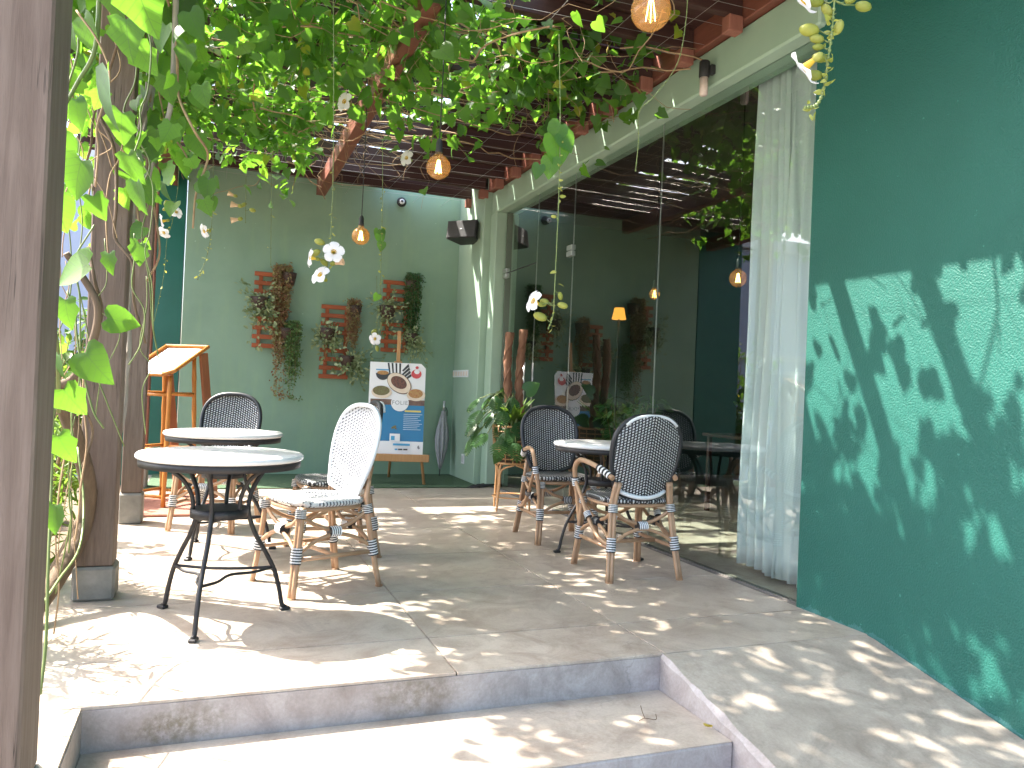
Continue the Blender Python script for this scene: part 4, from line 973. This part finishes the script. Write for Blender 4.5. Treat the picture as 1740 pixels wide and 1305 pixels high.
for k in range(75):
    u = R1.uniform(140, 345); v = R1.uniform(-60, 330 if u > 250 else 450); dd = R1.uniform(3.5, 4.6)
    tip = rvec(R1, 0.5, 0.5, 0.3)+Vector((0, 0, -0.8)); bi.append((at(u, v, dd), frame(tip, rvec(R1, .6, .6, .5)+Vector((-.3, -.5, .3))), R1.uniform(0.06, 0.13), R1.random()))
for (u0, v0, d0) in ((275, -30, 3.7), (225, -30, 3.4), (200, 60, 3.7), (255, 120, 3.9), (170, 200, 3.5), (150, 420, 3.4), (185, 420, 3.9)):
    P = [(u0, v0, d0)]
    for i in range(7): P.append((P[-1][0]+R1.gauss(-4, 13), P[-1][1]+R1.uniform(35, 75), d0+R1.gauss(0, 0.05)))
    stem(P, (R1.uniform(0.006, 0.012), 0.005), R1.choice(['vine_bark', 'vine_grey_bark', 'vine_twig']))
leaf_objs(hm, bi[::2], pv); leaf_objs(lm, bi[1::2], pv)

# --- hanging flowering strands
def petal_flower(mb_p, mb_y, mb_c, c, axis, s):
    Q = frame(axis, Vector((0.1, 0.2, 1))); ax = Vector(axis).normalized(); c = Vector(c)
    for k in range(5):
        a = 2*math.pi*k/5+0.3; e1 = Q @ Vector((math.cos(a), 0, math.sin(a))); e2 = Q @ Vector((-math.sin(a), 0, math.cos(a)))
        P = []
        for (r, w, h) in ((0.16, 0.10, -0.12), (0.42, 0.32, 0.03), (0.70, 0.46, 0.05), (0.90, 0.33, -0.05), (1.0, 0.10, -0.14)):
            P += [c+(e1*r+e2*w+ax*h)*s, c+(e1*r+ax*(h-0.05))*s, c+(e1*r-e2*w+ax*h)*s]
        mb_p.add(P, [(3*i+j, 3*i+j+1, 3*i+j+4, 3*i+j+3) for i in range(4) for j in range(2)], 0, True)
    mb_y.tube([c-ax*0.75*s, c-ax*0.35*s, c-ax*0.08*s, c-ax*0.02*s], [0.10*s, 0.17*s, 0.22*s, 0.25*s], 10, False)
    mb_c.ell(c-ax*0.80*s, (0.19*s, 0.30*s, 0.19*s), 8, 6, Q)
def strand(name, label, path, d, flowers=(), buds=(), leaves=(), faded=(), dots=0, r=0.0016, nodes=True, cat='flower'):
    top = at(path[0][0], path[0][1], d); t_ = thing(name, label, cat, top, group='hanging strands'); L = lambda u, v, dd=0.0: at(u, v, d+dd)-top
    P = spline([L(u, v) for u, v in path], 8); mb = MB().tube(P, r, 5)
    if nodes:
        for i in range(0, len(P), 2): mb.ell(P[i], (r*2.1, r*2.1, r*2.4), 6, 4)
    r_ = random.Random(int(path[0][0]*3+path[0][1]))
    mb.build('stem', 'green_stem', t_)
    def near_p(p_): return min(P, key=lambda q_: (q_-p_).length)
    for (u, v, s, ax) in flowers:
        c = L(u, v, -0.02); a, b_, e = MB(), MB(), MB(); axv = CR*ax[0]-CU*ax[1]-CF*ax[2]
        petal_flower(a, b_, e, c, axv, s); fo = a.build('flower', 'petal_white', t_); b_.build('throat', 'petal_yellow', fo); e.build('calyx', 'bud_green', fo)
        c2 = c-axv.normalized()*s*1.0
        MB().tube(spline([c2, c2.lerp(near_p(c2), 0.5)+Vector((0, 0, 0.01)), near_p(c2)], 4), r*0.9, 5).build('flower_stalk', 'green_stem', t_)
    for (u, v, s, ang) in buds:
        c = L(u, v, 0.01); a = math.radians(ang); Q = frame(CR*math.cos(a)-CU*math.sin(a), (0, 0, 1))
        MB().ell(c, (s*0.42, s*0.72, s*0.42), 8, 6, Q).build('bud', 'bud_green', t_)
        e_ = c-(CR*math.cos(a)-CU*math.sin(a))*s*0.7; q_ = near_p(e_)
        MB().tube([e_, e_.lerp(q_, 0.5)+Vector((0, 0, -0.006)), q_], r*0.9, 5).build('bud_stalk', 'green_stem', t_)
    for (u, v, s, ang) in faded:
        c = L(u, v, 0.0); a = math.radians(ang); Q = frame(CR*math.cos(a)-CU*math.sin(a), -CF)
        mb2 = MB().tube([Q @ Vector((0, 0, 0))+c, Q @ Vector((0, s*0.5, 0))+c, Q @ Vector((0, s, 0.1*s))+c], [s*0.15, s*0.2, s*0.36], 8, False); mb2.build('faded_flower', 'petal_faded', t_)
        MB().ell(c, (s*0.24, s*0.32, s*0.24), 8, 6, Q).build('calyx', 'bud_green', t_)
    li = []
    for (u, v, s, ang) in leaves:
        a = math.radians(ang); R_ = frame(-CU*math.cos(a)+CR*math.sin(a)+CF*r_.uniform(-.1, .4), -CF+rvec(r_, .3, .3, .3)); li.append((L(u, v)-R_ @ Vector((0, s*0.4, 0)), R_, s, 0))
    leaf_objs(hm, li, t_)
    if dots:
        di = []
        for i in range(dots):
            q_ = P[int(len(P)*(0.25+0.74*r_.random()))-1]; di.append((q_+rvec(r_, 0.006, 0.006, 0.01), frame(rvec(r_, .7, .7, .4), rvec(r_)), r_.uniform(0.012, 0.026), r_.random()))
        stuff(scatter('bracts', OVAL, di, 'bud_green', t_))
    return t_
strand('flowering_strand', 'hanging strand with three open white flowers before the sage wall', [(566, -60), (567, 120), (566, 290), (562, 400), (556, 455)], 3.0,
       flowers=[(567, 428, 0.042, (0.25, -0.1, 0.95)), (526, 438, 0.038, (-0.9, -0.1, 0.4)), (543, 466, 0.042, (-0.45, -0.5, 0.75))], buds=[(543, 411, 0.03, 200), (551, 446, 0.026, 220), (536, 430, 0.03, 150)], faded=[(566, 448, 0.04, -10)], dots=14)
strand('flowering_strand', 'long knotted strand with one white flower and green buds in front of the glass', [(950, 60), (952, 200), (950, 320), (946, 420), (942, 500), (940, 535), (932, 558)], 2.6,
       flowers=[(905, 511, 0.040, (-0.85, -0.35, 0.5))], buds=[(925, 512, 0.022, 190), (952, 503, 0.020, 80), (956, 519, 0.026, 15), (918, 538, 0.034, 200), (922, 517, 0.022, 170), (941, 368, 0.014, 190)], leaves=[(946, 255, 0.11, 8), (945, 225, 0.075, -30), (962, 240, 0.07, 30), (935, 283, 0.07, -10), (914, 290, 0.05, -20)], dots=16)
strand('flowering_strand', 'nearest strand at the top right with white flowers and plump yellow green buds', [(1422, -70), (1418, 0), (1413, 60), (1406, 110), (1400, 150), (1388, 178), (1368, 183)], 1.9,
       flowers=[(1364, 118, 0.050, (-0.75, 0.60, -0.45)), (1364, 4, 0.040, (-0.7, 0.7, -0.4))], buds=[(1375, 51, 0.036, 185), (1388, 66, 0.026, 190), (1425, 46, 0.028, -70), (1467, 11, 0.030, 10), (1393, 98, 0.028, 190), (1384, 128, 0.030, 185), (1390, 80, 0.02, 180), (1386, 3, 0.03, 180), (1405, 17, 0.026, 230), (1445, 0, 0.022, -20)], dots=34, r=0.0022)
strand('flowering_strand', 'strand with a few small white flowers left of the sage wall, beside the posts', [(304, 285), (302, 320), (292, 380), (284, 405), (278, 470), (262, 545)], 5.2,
       flowers=[(300, 360, 0.045, (0.7, -0.3, 0.5)), (274, 376, 0.05, (-0.8, 0.2, 0.4)), (278, 396, 0.045, (-0.2, 0.6, 0.6))], buds=[(282, 346, 0.035, 100), (281, 355, 0.03, 160)], dots=14)
strand('flowering_strand', 'leafy strand with one pale flower at the left of the sage wall', [(362, 240), (362, 330), (358, 400), (350, 440), (336, 475)], 4.6,
       flowers=[(346, 393, 0.045, (-0.6, 0.3, 0.6))], leaves=[(352, 325, 0.09, -10), (360, 345, 0.08, 15), (345, 300, 0.08, -25), (366, 310, 0.07, 20)], dots=24)
strand('flowering_strand', 'short strand with two faded peach flowers high before the sage wall', [(418, 240), (418, 300), (417, 378)], 4.8, faded=[(408, 350, 0.055, 190), (408, 372, 0.055, 170), (400, 333, 0.045, 200)], buds=[(429, 357, 0.03, 20), (414, 348, 0.03, 150)])
strand('flowering_strand', 'thin knotted strand with a tuft of bright young leaves beside the lit bulb', [(650, 240), (650, 330), (648, 420), (646, 500)], 4.4, leaves=[(646, 405, 0.06, 10), (648, 418, 0.055, -12), (640, 395, 0.045, -40), (650, 395, 0.045, 20), (640, 505, 0.05, -25)], dots=20, cat='vine strand')
strand('flowering_strand', 'strand with one white flower hanging beside the third wall planter', [(640, 470), (641, 540), (638, 585)], 6.0, flowers=[(637, 576, 0.05, (-0.2, 0.2, 0.9))], buds=[(636, 563, 0.04, 150), (641, 592, 0.035, 260)], dots=10)
strand('bare_strand', 'bare thin strand in front of the leftmost wall planter', [(462, 250), (461, 340), (460, 450)], 4.6, cat='vine strand', dots=4)
strand('bare_strand', 'bare knotted strand hanging before the pale lintel', [(1170, -40), (1165, 40), (1150, 110), (1110, 165), (1086, 190), (1085, 240), (1080, 290)], 3.0, cat='vine strand')

# --- white flowers and yellowed leaf among the canopy
for (u, v, d, s, lab) in ((584, 172, 4.6, 0.06, 'single white flower among the leaves left of the middle beam'), (690, 268, 5.6, 0.06, 'single white flower below the leaves near the middle bulb')):
    c = at(u, v, d); t_ = thing('vine_flower', lab, 'flower', c); a, b_, e = MB(), MB(), MB()
    petal_flower(a, b_, e, (0, 0, 0), -CF*0.7-CR*0.5+CU*0.1, s); a.build('petals', 'petal_white', t_); b_.build('throat', 'petal_yellow', t_); e.build('calyx', 'bud_green', t_)

# --- planters on the sage wall
def planter(x, z, label):
    t_ = thing('wall_planter', label, 'planter', (x, 9.2, z), group='wall planters')
    for xx in (0.05, 0.27): MB().box((xx, -0.012, -0.84), (xx+0.04, 0.018, 0.0), 0.003).build('rail', 'pallet_wood', t_)
    for k, zz in enumerate((0.0, -0.10, -0.195, -0.29, -0.50, -0.60, -0.70, -0.80)):
        MB().box((0.0, -0.034, zz-0.05), (0.33, -0.013, zz-0.002), 0.003).build('slat', 'pallet_wood', t_)
    return t_
def pot(t_, x, z, r=0.085):
    MB().lathe([(r*0.7, z-0.14), (r*0.95, z-0.04), (r*1.02, z), (r*0.9, z), (r*0.85, z-0.02), (0.0, z-0.025)], 18, (x, -0.034-r, 0)).build('pot', 'pot_dark', t_)
def trailing(label, x, y, z, length, n, mat, spread, seed, long_=2, lsize=(0.022, 0.040), name='trailing_plant'):
    r_ = random.Random(seed); t_ = thing(name, label, 'plant', (x, y, z), group='wall plants'); st = MB(); li = []
    for k in range(n):
        a = r_.uniform(0, 2*math.pi); q = r_.uniform(0.02, spread)
        L_ = length*(r_.uniform(0.25, 0.75) if k >= long_ else r_.uniform(0.92, 1.0)); P = [Vector((q*0.6*math.cos(a), q*0.3*math.sin(a)-0.02, 0.0)), Vector((q*math.cos(a), q*0.6*math.sin(a)-0.03, r_.uniform(0.0, 0.05)))]
        steps = max(4, int(L_/0.07)); px_, py_ = P[-1].x, P[-1].y
        for i in range(steps):
            px_ += r_.gauss(0, 0.008)-px_*0.03; py_ += r_.gauss(0, 0.005); py_ = min(py_, 0.02)
            P.append(Vector((px_, py_, P[1].z-L_*(i+1)/steps)))
        if k < long_: P.append(P[-1]+Vector((0.05, -0.01, -0.02))); P.append(P[-1]+Vector((0.05, 0, 0.005)))
        S_ = spline(P, 3); st.tube(S_, 0.0018, 3, False)
        for p_ in S_[2:]:
            for e in range(3 if k >= long_ else 2):
                if p_.z < -length*0.78 and r_.random() < 0.5: continue
                li.append((p_+rvec(r_, .013, .010, .012), frame(rvec(r_, .6, .6, .5)+Vector((0, -.4, -.3)), rvec(r_, .5, .5, .5)+Vector((0, -.6, .5))), r_.uniform(*lsize), r_.random()))
    stuff(st.build('stems', 'vine_twig', t_)); stuff(scatter('foliage', TINY, li, mat, t_)); return t_
def bushy(label, x, y, z, rad, n, mat, seed, lsize=(0.03, 0.06), drop=0.1, name='leafy_plant', shp=None):
    r_ = random.Random(seed); t_ = thing(name, label, 'plant', (x, y, z), group='wall plants'); st = MB(); li = []
    for k in range(n//7):
        d_ = Vector((r_.gauss(0, 0.6), -abs(r_.gauss(0.2, 0.4)), r_.gauss(0.1, 0.6))); e_ = Vector((d_.x*rad, d_.y*rad*0.8, d_.z*rad-drop*r_.random()))
        P = spline([Vector((0, 0, 0)), e_*0.5+Vector((0, 0, 0.03)), e_], 3); st.tube(P, 0.002, 3, False)
        for j in range(7):
            p_ = P[r_.randint(1, len(P)-1)]+rvec(r_, .02, .015, .02)
            li.append((p_, frame(d_+rvec(r_, .6, .4, .6), rvec(r_, .4, .4, .4)+Vector((0, -.8, .5))), r_.uniform(*lsize), r_.random()))
    stuff(st.build('stems', 'green_stem', t_)); stuff(scatter('foliage', shp or OVAL, li, mat, t_)); return t_
p1 = planter(0.392, 2.275, 'leftmost slatted wooden wall planter on the sage wall'); pot(p1, 0.36, 0.0); pot(p1, 0.06, -0.30, 0.10); pot(p1, 0.36, -0.62)
p2 = planter(1.135, 1.965, 'middle and lowest slatted wooden wall planter on the sage wall'); pot(p2, 0.36, 0.0); pot(p2, 0.06, -0.28, 0.10); pot(p2, 0.30, -0.58)
p3 = planter(1.835, 2.31, 'slatted wooden wall planter behind the easel mast'); pot(p3, 0.33, 0.0); pot(p3, 0.04, -0.32, 0.10); pot(p3, 0.34, -0.62)
trailing('long reddish trailing plant falling from the leftmost planter', 0.70, 9.09, 2.30, 1.42, 40, 'red_trail_leaf', 0.11, 1, 5, (0.026, 0.045))
trailing('green trailing plant at the lower right of the leftmost planter', 0.80, 9.09, 1.68, 0.86, 34, 'green_trail_leaf', 0.10, 2, 3)
bushy('pale variegated bushy plant in the left pot of the leftmost planter', 0.47, 9.06, 1.93, 0.20, 420, 'variegated_leaf', 3, (0.035, 0.065), 0.3)
trailing('reddish trailing plant at the top of the middle planter', 1.48, 9.09, 1.98, 0.70, 30, 'red_trail_leaf', 0.09, 4, 1)
bushy('pale variegated bushy plant in the left pot of the middle planter', 1.20, 9.06, 1.63, 0.17, 330, 'variegated_leaf', 5, (0.035, 0.06), 0.25)
bushy('olive bushy plant at the bottom of the middle planter', 1.50, 9.06, 1.30, 0.17, 330, 'variegated_leaf', 6, (0.03, 0.055), 0.2)
trailing('dense dark green trailing plant on the planter behind the easel', 2.18, 9.09, 2.34, 0.98, 44, 'split_leaf', 0.11, 7, 0)
bushy('pale leafy plant left of the easel mast in the third planter', 1.87, 9.06, 1.98, 0.18, 330, 'variegated_leaf', 8, (0.03, 0.055), 0.3)
bushy('light green bushy plant just above the poster', 2.18, 9.06, 1.62, 0.17, 330, 'variegated_leaf', 9, (0.03, 0.055), 0.2)

# --- rattan plant stand with a split-leaf plant
rs_ = thing('rattan_plant_stand', 'rattan basket plant stand on splayed legs next to the glass', 'plant stand', (2.55, 6.55, 0))
MB().lathe([(0.0, 0.43), (0.155, 0.43), (0.165, 0.74), (0.150, 0.74), (0.14, 0.68), (0.0, 0.68)], 24).build('inner_pot', 'basket_lining', rs_)
for z in (0.42, 0.46, 0.50, 0.54, 0.58, 0.62, 0.66, 0.70, 0.745):
    rr = 0.165+0.03*(z-0.42)/0.33; MB().tube([(rr*math.cos(2*math.pi*i/28), rr*math.sin(2*math.pi*i/28), z) for i in range(28)], 0.0055 if z not in (0.42, 0.745) else 0.009, 6, closed=True).build('hoop', 'rattan_light', rs_)
for k in range(16):
    a = 2*math.pi*k/16; MB().tube([(0.170*math.cos(a), 0.170*math.sin(a), 0.42), (0.199*math.cos(a), 0.199*math.sin(a), 0.745)], 0.0045, 5).build('stake', 'rattan_light', rs_)
for k in range(4):
    a = math.radians(30+90*k); c, s = math.cos(a), math.sin(a); mb = MB()
    for e in (-1, 0, 1):
        b_ = a+0.75*e; mb.tube(spline([(0.205*c, 0.205*s, 0), (0.19*math.cos(a+0.04*e), 0.19*math.sin(a+0.04*e), 0.22), (0.18*math.cos(a+0.1*e), 0.18*math.sin(a+0.1*e), 0.36), (0.168*math.cos(b_), 0.168*math.sin(b_), 0.412)], 5), 0.0085, 7)
    mb.build('leg', 'rattan_light', rs_)
MB().tube([(0.175*math.cos(2*math.pi*i/24), 0.175*math.sin(2*math.pi*i/24), 0.12) for i in range(24)], 0.007, 6, closed=True).build('foot_ring', 'rattan_light', rs_)
pp = thing('split_leaf_plant', 'glossy split leaf houseplant with coir poles in the rattan stand', 'plant', (2.55, 6.55, 0.68))
for (x, y, h, tw_) in ((-0.09, -0.02, 0.90, 0.3), (0.02, -0.04, 0.93, 1.4)):
    mb = MB(); P = [(x-0.06*(1-i/30)*0.0+0.03*math.sin(i*0.2+tw_)*0.4, y, h*i/30) for i in range(31)]
    mb.tube(P, [0.034+0.004*math.sin(i*1.9) for i in range(31)], 12)
    for e in range(2): mb.tube([(P[i][0]+0.034*math.cos(i*0.42+e*math.pi), P[i][1]+0.034*math.sin(i*0.42+e*math.pi), P[i][2]) for i in range(31)], 0.008, 5)
    mb.build('coir_pole', 'coir_pole', pp)
r_ = random.Random(31); sm_ = shape_mesh('leaf', SPLIT, 'split_leaf'); h2 = shape_mesh('leaf', HEART, 'split_leaf'); ls = []; stalks = MB()
for k in range(26):
    a = r_.uniform(math.radians(110), math.radians(285)); q = r_.uniform(0.12, 0.42); e_ = Vector((q*math.cos(a), q*math.sin(a)*0.7, r_.uniform(0.10, 0.50)-0.42*q))
    stalks.tube(spline([Vector((0, 0, 0)), e_*0.5+Vector((0, 0, 0.18)), e_], 5), 0.0045, 5)
    d_ = Vector((math.cos(a), math.sin(a), -1.0)); ls.append((e_, frame(d_+rvec(r_, .2, .2, .2), Vector((math.cos(a)*0.6, math.sin(a)*0.6-0.2, 0.8))), r_.uniform(0.13, 0.20), r_.random()))
leaf_objs(sm_, ls, pp); stalks.build('leaf_stalks', 'green_stem', pp)
leaf_objs(h2, [(Vector((x, y, z)), frame(Vector((dx, -0.2, dz)), Vector((0.2, -0.9, 0.5))), s, 0) for x, y, z, dx, dz, s in ((0.06, -0.08, 0.38, 0.7, 0.5, 0.15), (0.10, -0.06, 0.12, 0.8, 0.2, 0.16), (-0.06, -0.09, 0.28, -0.2, -0.8, 0.14), (-0.02, -0.1, 0.15, 0.3, -0.8, 0.14), (-0.2, -0.16, -0.16, -0.4, -1, 0.11))], pp)
gi = []
for k in range(46):
    a = r_.uniform(0, 2*math.pi); gi.append((Vector((-0.05, -0.08, 0.05)), frame(Vector((math.cos(a)*0.6, math.sin(a)*0.6-0.2, 1.0)), Vector((-math.cos(a), -math.sin(a), 0.3))), r_.uniform(0.2, 0.38), r_.random()))
stuff(scatter('grassy_leaves', LANCE, gi, 'garden_leaf', pp))

# --- garden shrubs along the bed (each its own plant)
def shrub(x, y, h, rad, n, shp, mat, label, seed, lsize, name='garden_shrub'):
    r_ = random.Random(seed); t_ = thing(name, label, 'shrub', (x, y, -0.14), group='garden shrubs'); st = MB(); li = []
    for k in range(max(6, n//26)):
        a = r_.uniform(0, 2*math.pi); q = rad*r_.uniform(0.2, 1.0); e_ = Vector((q*math.cos(a), q*math.sin(a), h*r_.uniform(0.45, 1.05)))
        P = spline([Vector((0.2*e_.x, 0.2*e_.y, 0)), e_*0.55+rvec(r_, .04, .04, .04), e_], 4); st.tube(P, [0.008-0.005*i/(len(P)-1) for i in range(len(P))], 5, False)
        for j in range(26):
            p_ = P[min(len(P)-1, int(len(P)*(0.3+0.7*r_.random()**0.7)))]+rvec(r_, .07, .07, .07)*rad*1.6
            o_ = Vector((p_.x, p_.y, 0)); li.append((p_, frame(o_*1.2+rvec(r_, .5, .5, .45), rvec(r_, .5, .5, .3)+Vector((0, 0, 1))), r_.uniform(*lsize), r_.random()))
    st.build('branches', 'vine_twig', t_); stuff(scatter('foliage', shp, li, mat, t_)); return t_
shrub(-0.92, 4.45, 1.10, 0.36, 1400, LANCE, 'garden_leaf', 'narrow leaved shrub in the bed between the first two posts', 41, (0.07, 0.13))
shrub(-0.98, 3.45, 0.95, 0.34, 1300, LANCE, 'garden_leaf', 'spiky low shrub in the bed by the nearest post', 42, (0.07, 0.12))
shrub(-1.15, 5.6, 1.15, 0.40, 520, OVAL, 'garden_leaf', 'yellowish green shrub in the bed behind the second post', 43, (0.08, 0.14))
shrub(-1.2, 7.3, 1.5, 0.38, 620, OVAL, 'garden_leaf', 'taller bright shrub in the bed farther back', 44, (0.09, 0.16))
shrub(-1.65, 9.9, 2.0, 0.5, 700, OVAL, 'tree_leaf', 'dark rounded shrub at the far end of the garden bed', 45, (0.09, 0.16))
# --- dry leaf and twig on the step
c = on_plane(1209, 1238, 2, -0.146)
o = link('fallen_leaf', shape_mesh('fallen_leaf', leaf_shape([(0.02, 0), (0.3, 0.2), (0.36, 0.5), (0.2, 0.8), (0.01, 1)], [0, .2, .5, .8, 1], 0.7, -0.25, 0.05), 'yellow_leaf')); o.scale = (0.045,)*3; o.location = c+Vector((0, 0, 0.006)); o.rotation_euler = (0.1, 0.2, 1.9); tag(o, 'curled yellow leaf fallen on the upper step', 'leaf')
c = on_plane(1098, 1224, 2, -0.146); mb = MB()
for P in ([(-0.03, 0, 0.002), (0, 0.01, 0.004), (0.035, -0.01, 0.003), (0.05, 0.015, 0.012)], [(0, 0.01, 0.004), (0.0, 0.03, 0.02), (0.004, 0.05, 0.035)]): mb.tube(spline([Vector(p_)+c for p_ in P], 4), 0.0014, 5)
tag(mb.build('dry_twig', 'vine_bark'), 'thin dry twig lying on the upper step', 'twig')

# ------------------------------------------------------------------ things seen behind the glass
ia = copy_tree(cc); place(ia, 4.55, 5.4, (0.3, 1)); ia['label'] = 'dark woven chair inside the room, dim behind the glass'; ia['group'] = 'chairs inside'
ib = copy_tree(cc); place(ib, 5.3, 6.2, (-0.8, -0.4)); ib['label'] = 'second dark woven chair deeper inside the room'; ib['group'] = 'chairs inside'
it_ = thing('dining_table', 'square dark wooden table inside the room', 'table', (4.75, 6.0, 0))
MB().box((-0.35, -0.35, 0.71), (0.35, 0.35, 0.74), 0.005).build('table_top', 'rafter_wood_x', it_)
for sx in (-1, 1):
    for sy in (-1, 1): MB().box((sx*0.30-0.02, sy*0.30-0.02, 0), (sx*0.30+0.02, sy*0.30+0.02, 0.709), 0.004).build('leg', 'rafter_wood_x', it_)
c = Vector((5.1, 6.9, 0)); q_ = at(1052, 533, 8.2)
fl_ = thing('floor_lamp', 'floor lamp with a glowing orange shade inside the room', 'lamp', (q_.x, q_.y, 0))
MB().lathe([(0.075, q_.z-0.06), (0.05, q_.z+0.06)], 24).build('lamp_shade', 'lamp_glow', fl_)
MB().tube([(0, 0, 0.02), (0, 0, q_.z-0.06)], 0.012, 8).build('pole', 'black_matte', fl_); MB().lathe([(0.0, 0.0), (0.14, 0.0), (0.14, 0.02), (0.0, 0.025)], 24).build('base', 'black_matte', fl_)
v_ = thing('flower_vase', 'vase of yellow flowers on the table inside the room', 'vase', (4.75, 6.0, 0.742))
MB().lathe([(0.0, 0), (0.05, 0), (0.065, 0.07), (0.035, 0.15), (0.04, 0.17), (0.0, 0.17)], 20).build('vase', 'pot_dark', v_)
li = []; l2_ = []
for k in range(60):
    d_ = rvec(rng, .5, .5, .3)+Vector((0, 0, 0.9)); li.append((Vector((0, 0, 0.15))+d_*rng.uniform(.05, .2), frame(d_, rvec(rng)), rng.uniform(.06, .12), rng.random()))
    if k < 24: l2_.append((Vector((0, 0, 0.17))+d_*rng.uniform(.16, .26), frame(rvec(rng), rvec(rng)), rng.uniform(.03, .05), rng.random()))
stuff(scatter('leaves', OVAL, li, 'garden_leaf', v_)); stuff(scatter('blossoms', OVAL, l2_, 'petal_yellow', v_))
ip = shrub(4.2, 7.4, 1.05, 0.35, 420, OVAL, 'split_leaf', 'leafy potted plant inside the room behind the glass', 61, (0.08, 0.15), 'indoor_plant'); ip.location.z = 0.0; ip['category'] = 'plant'; ip['group'] = 'plants inside'
MB().lathe([(0.0, 0.0), (0.14, 0.0), (0.18, 0.32), (0.16, 0.32), (0.0, 0.28)], 24).build('pot', 'white_plastic', ip)

pendant(1112, 500, 7.2, 'small amber bulb glowing behind the glass above the tables', 0.10, 3.27)  # this bulb and the next are set behind the glass plane
pendant(1254, 473, 5.6, 'amber bulb glowing behind the glass near the curtain', 0.125, 3.27)
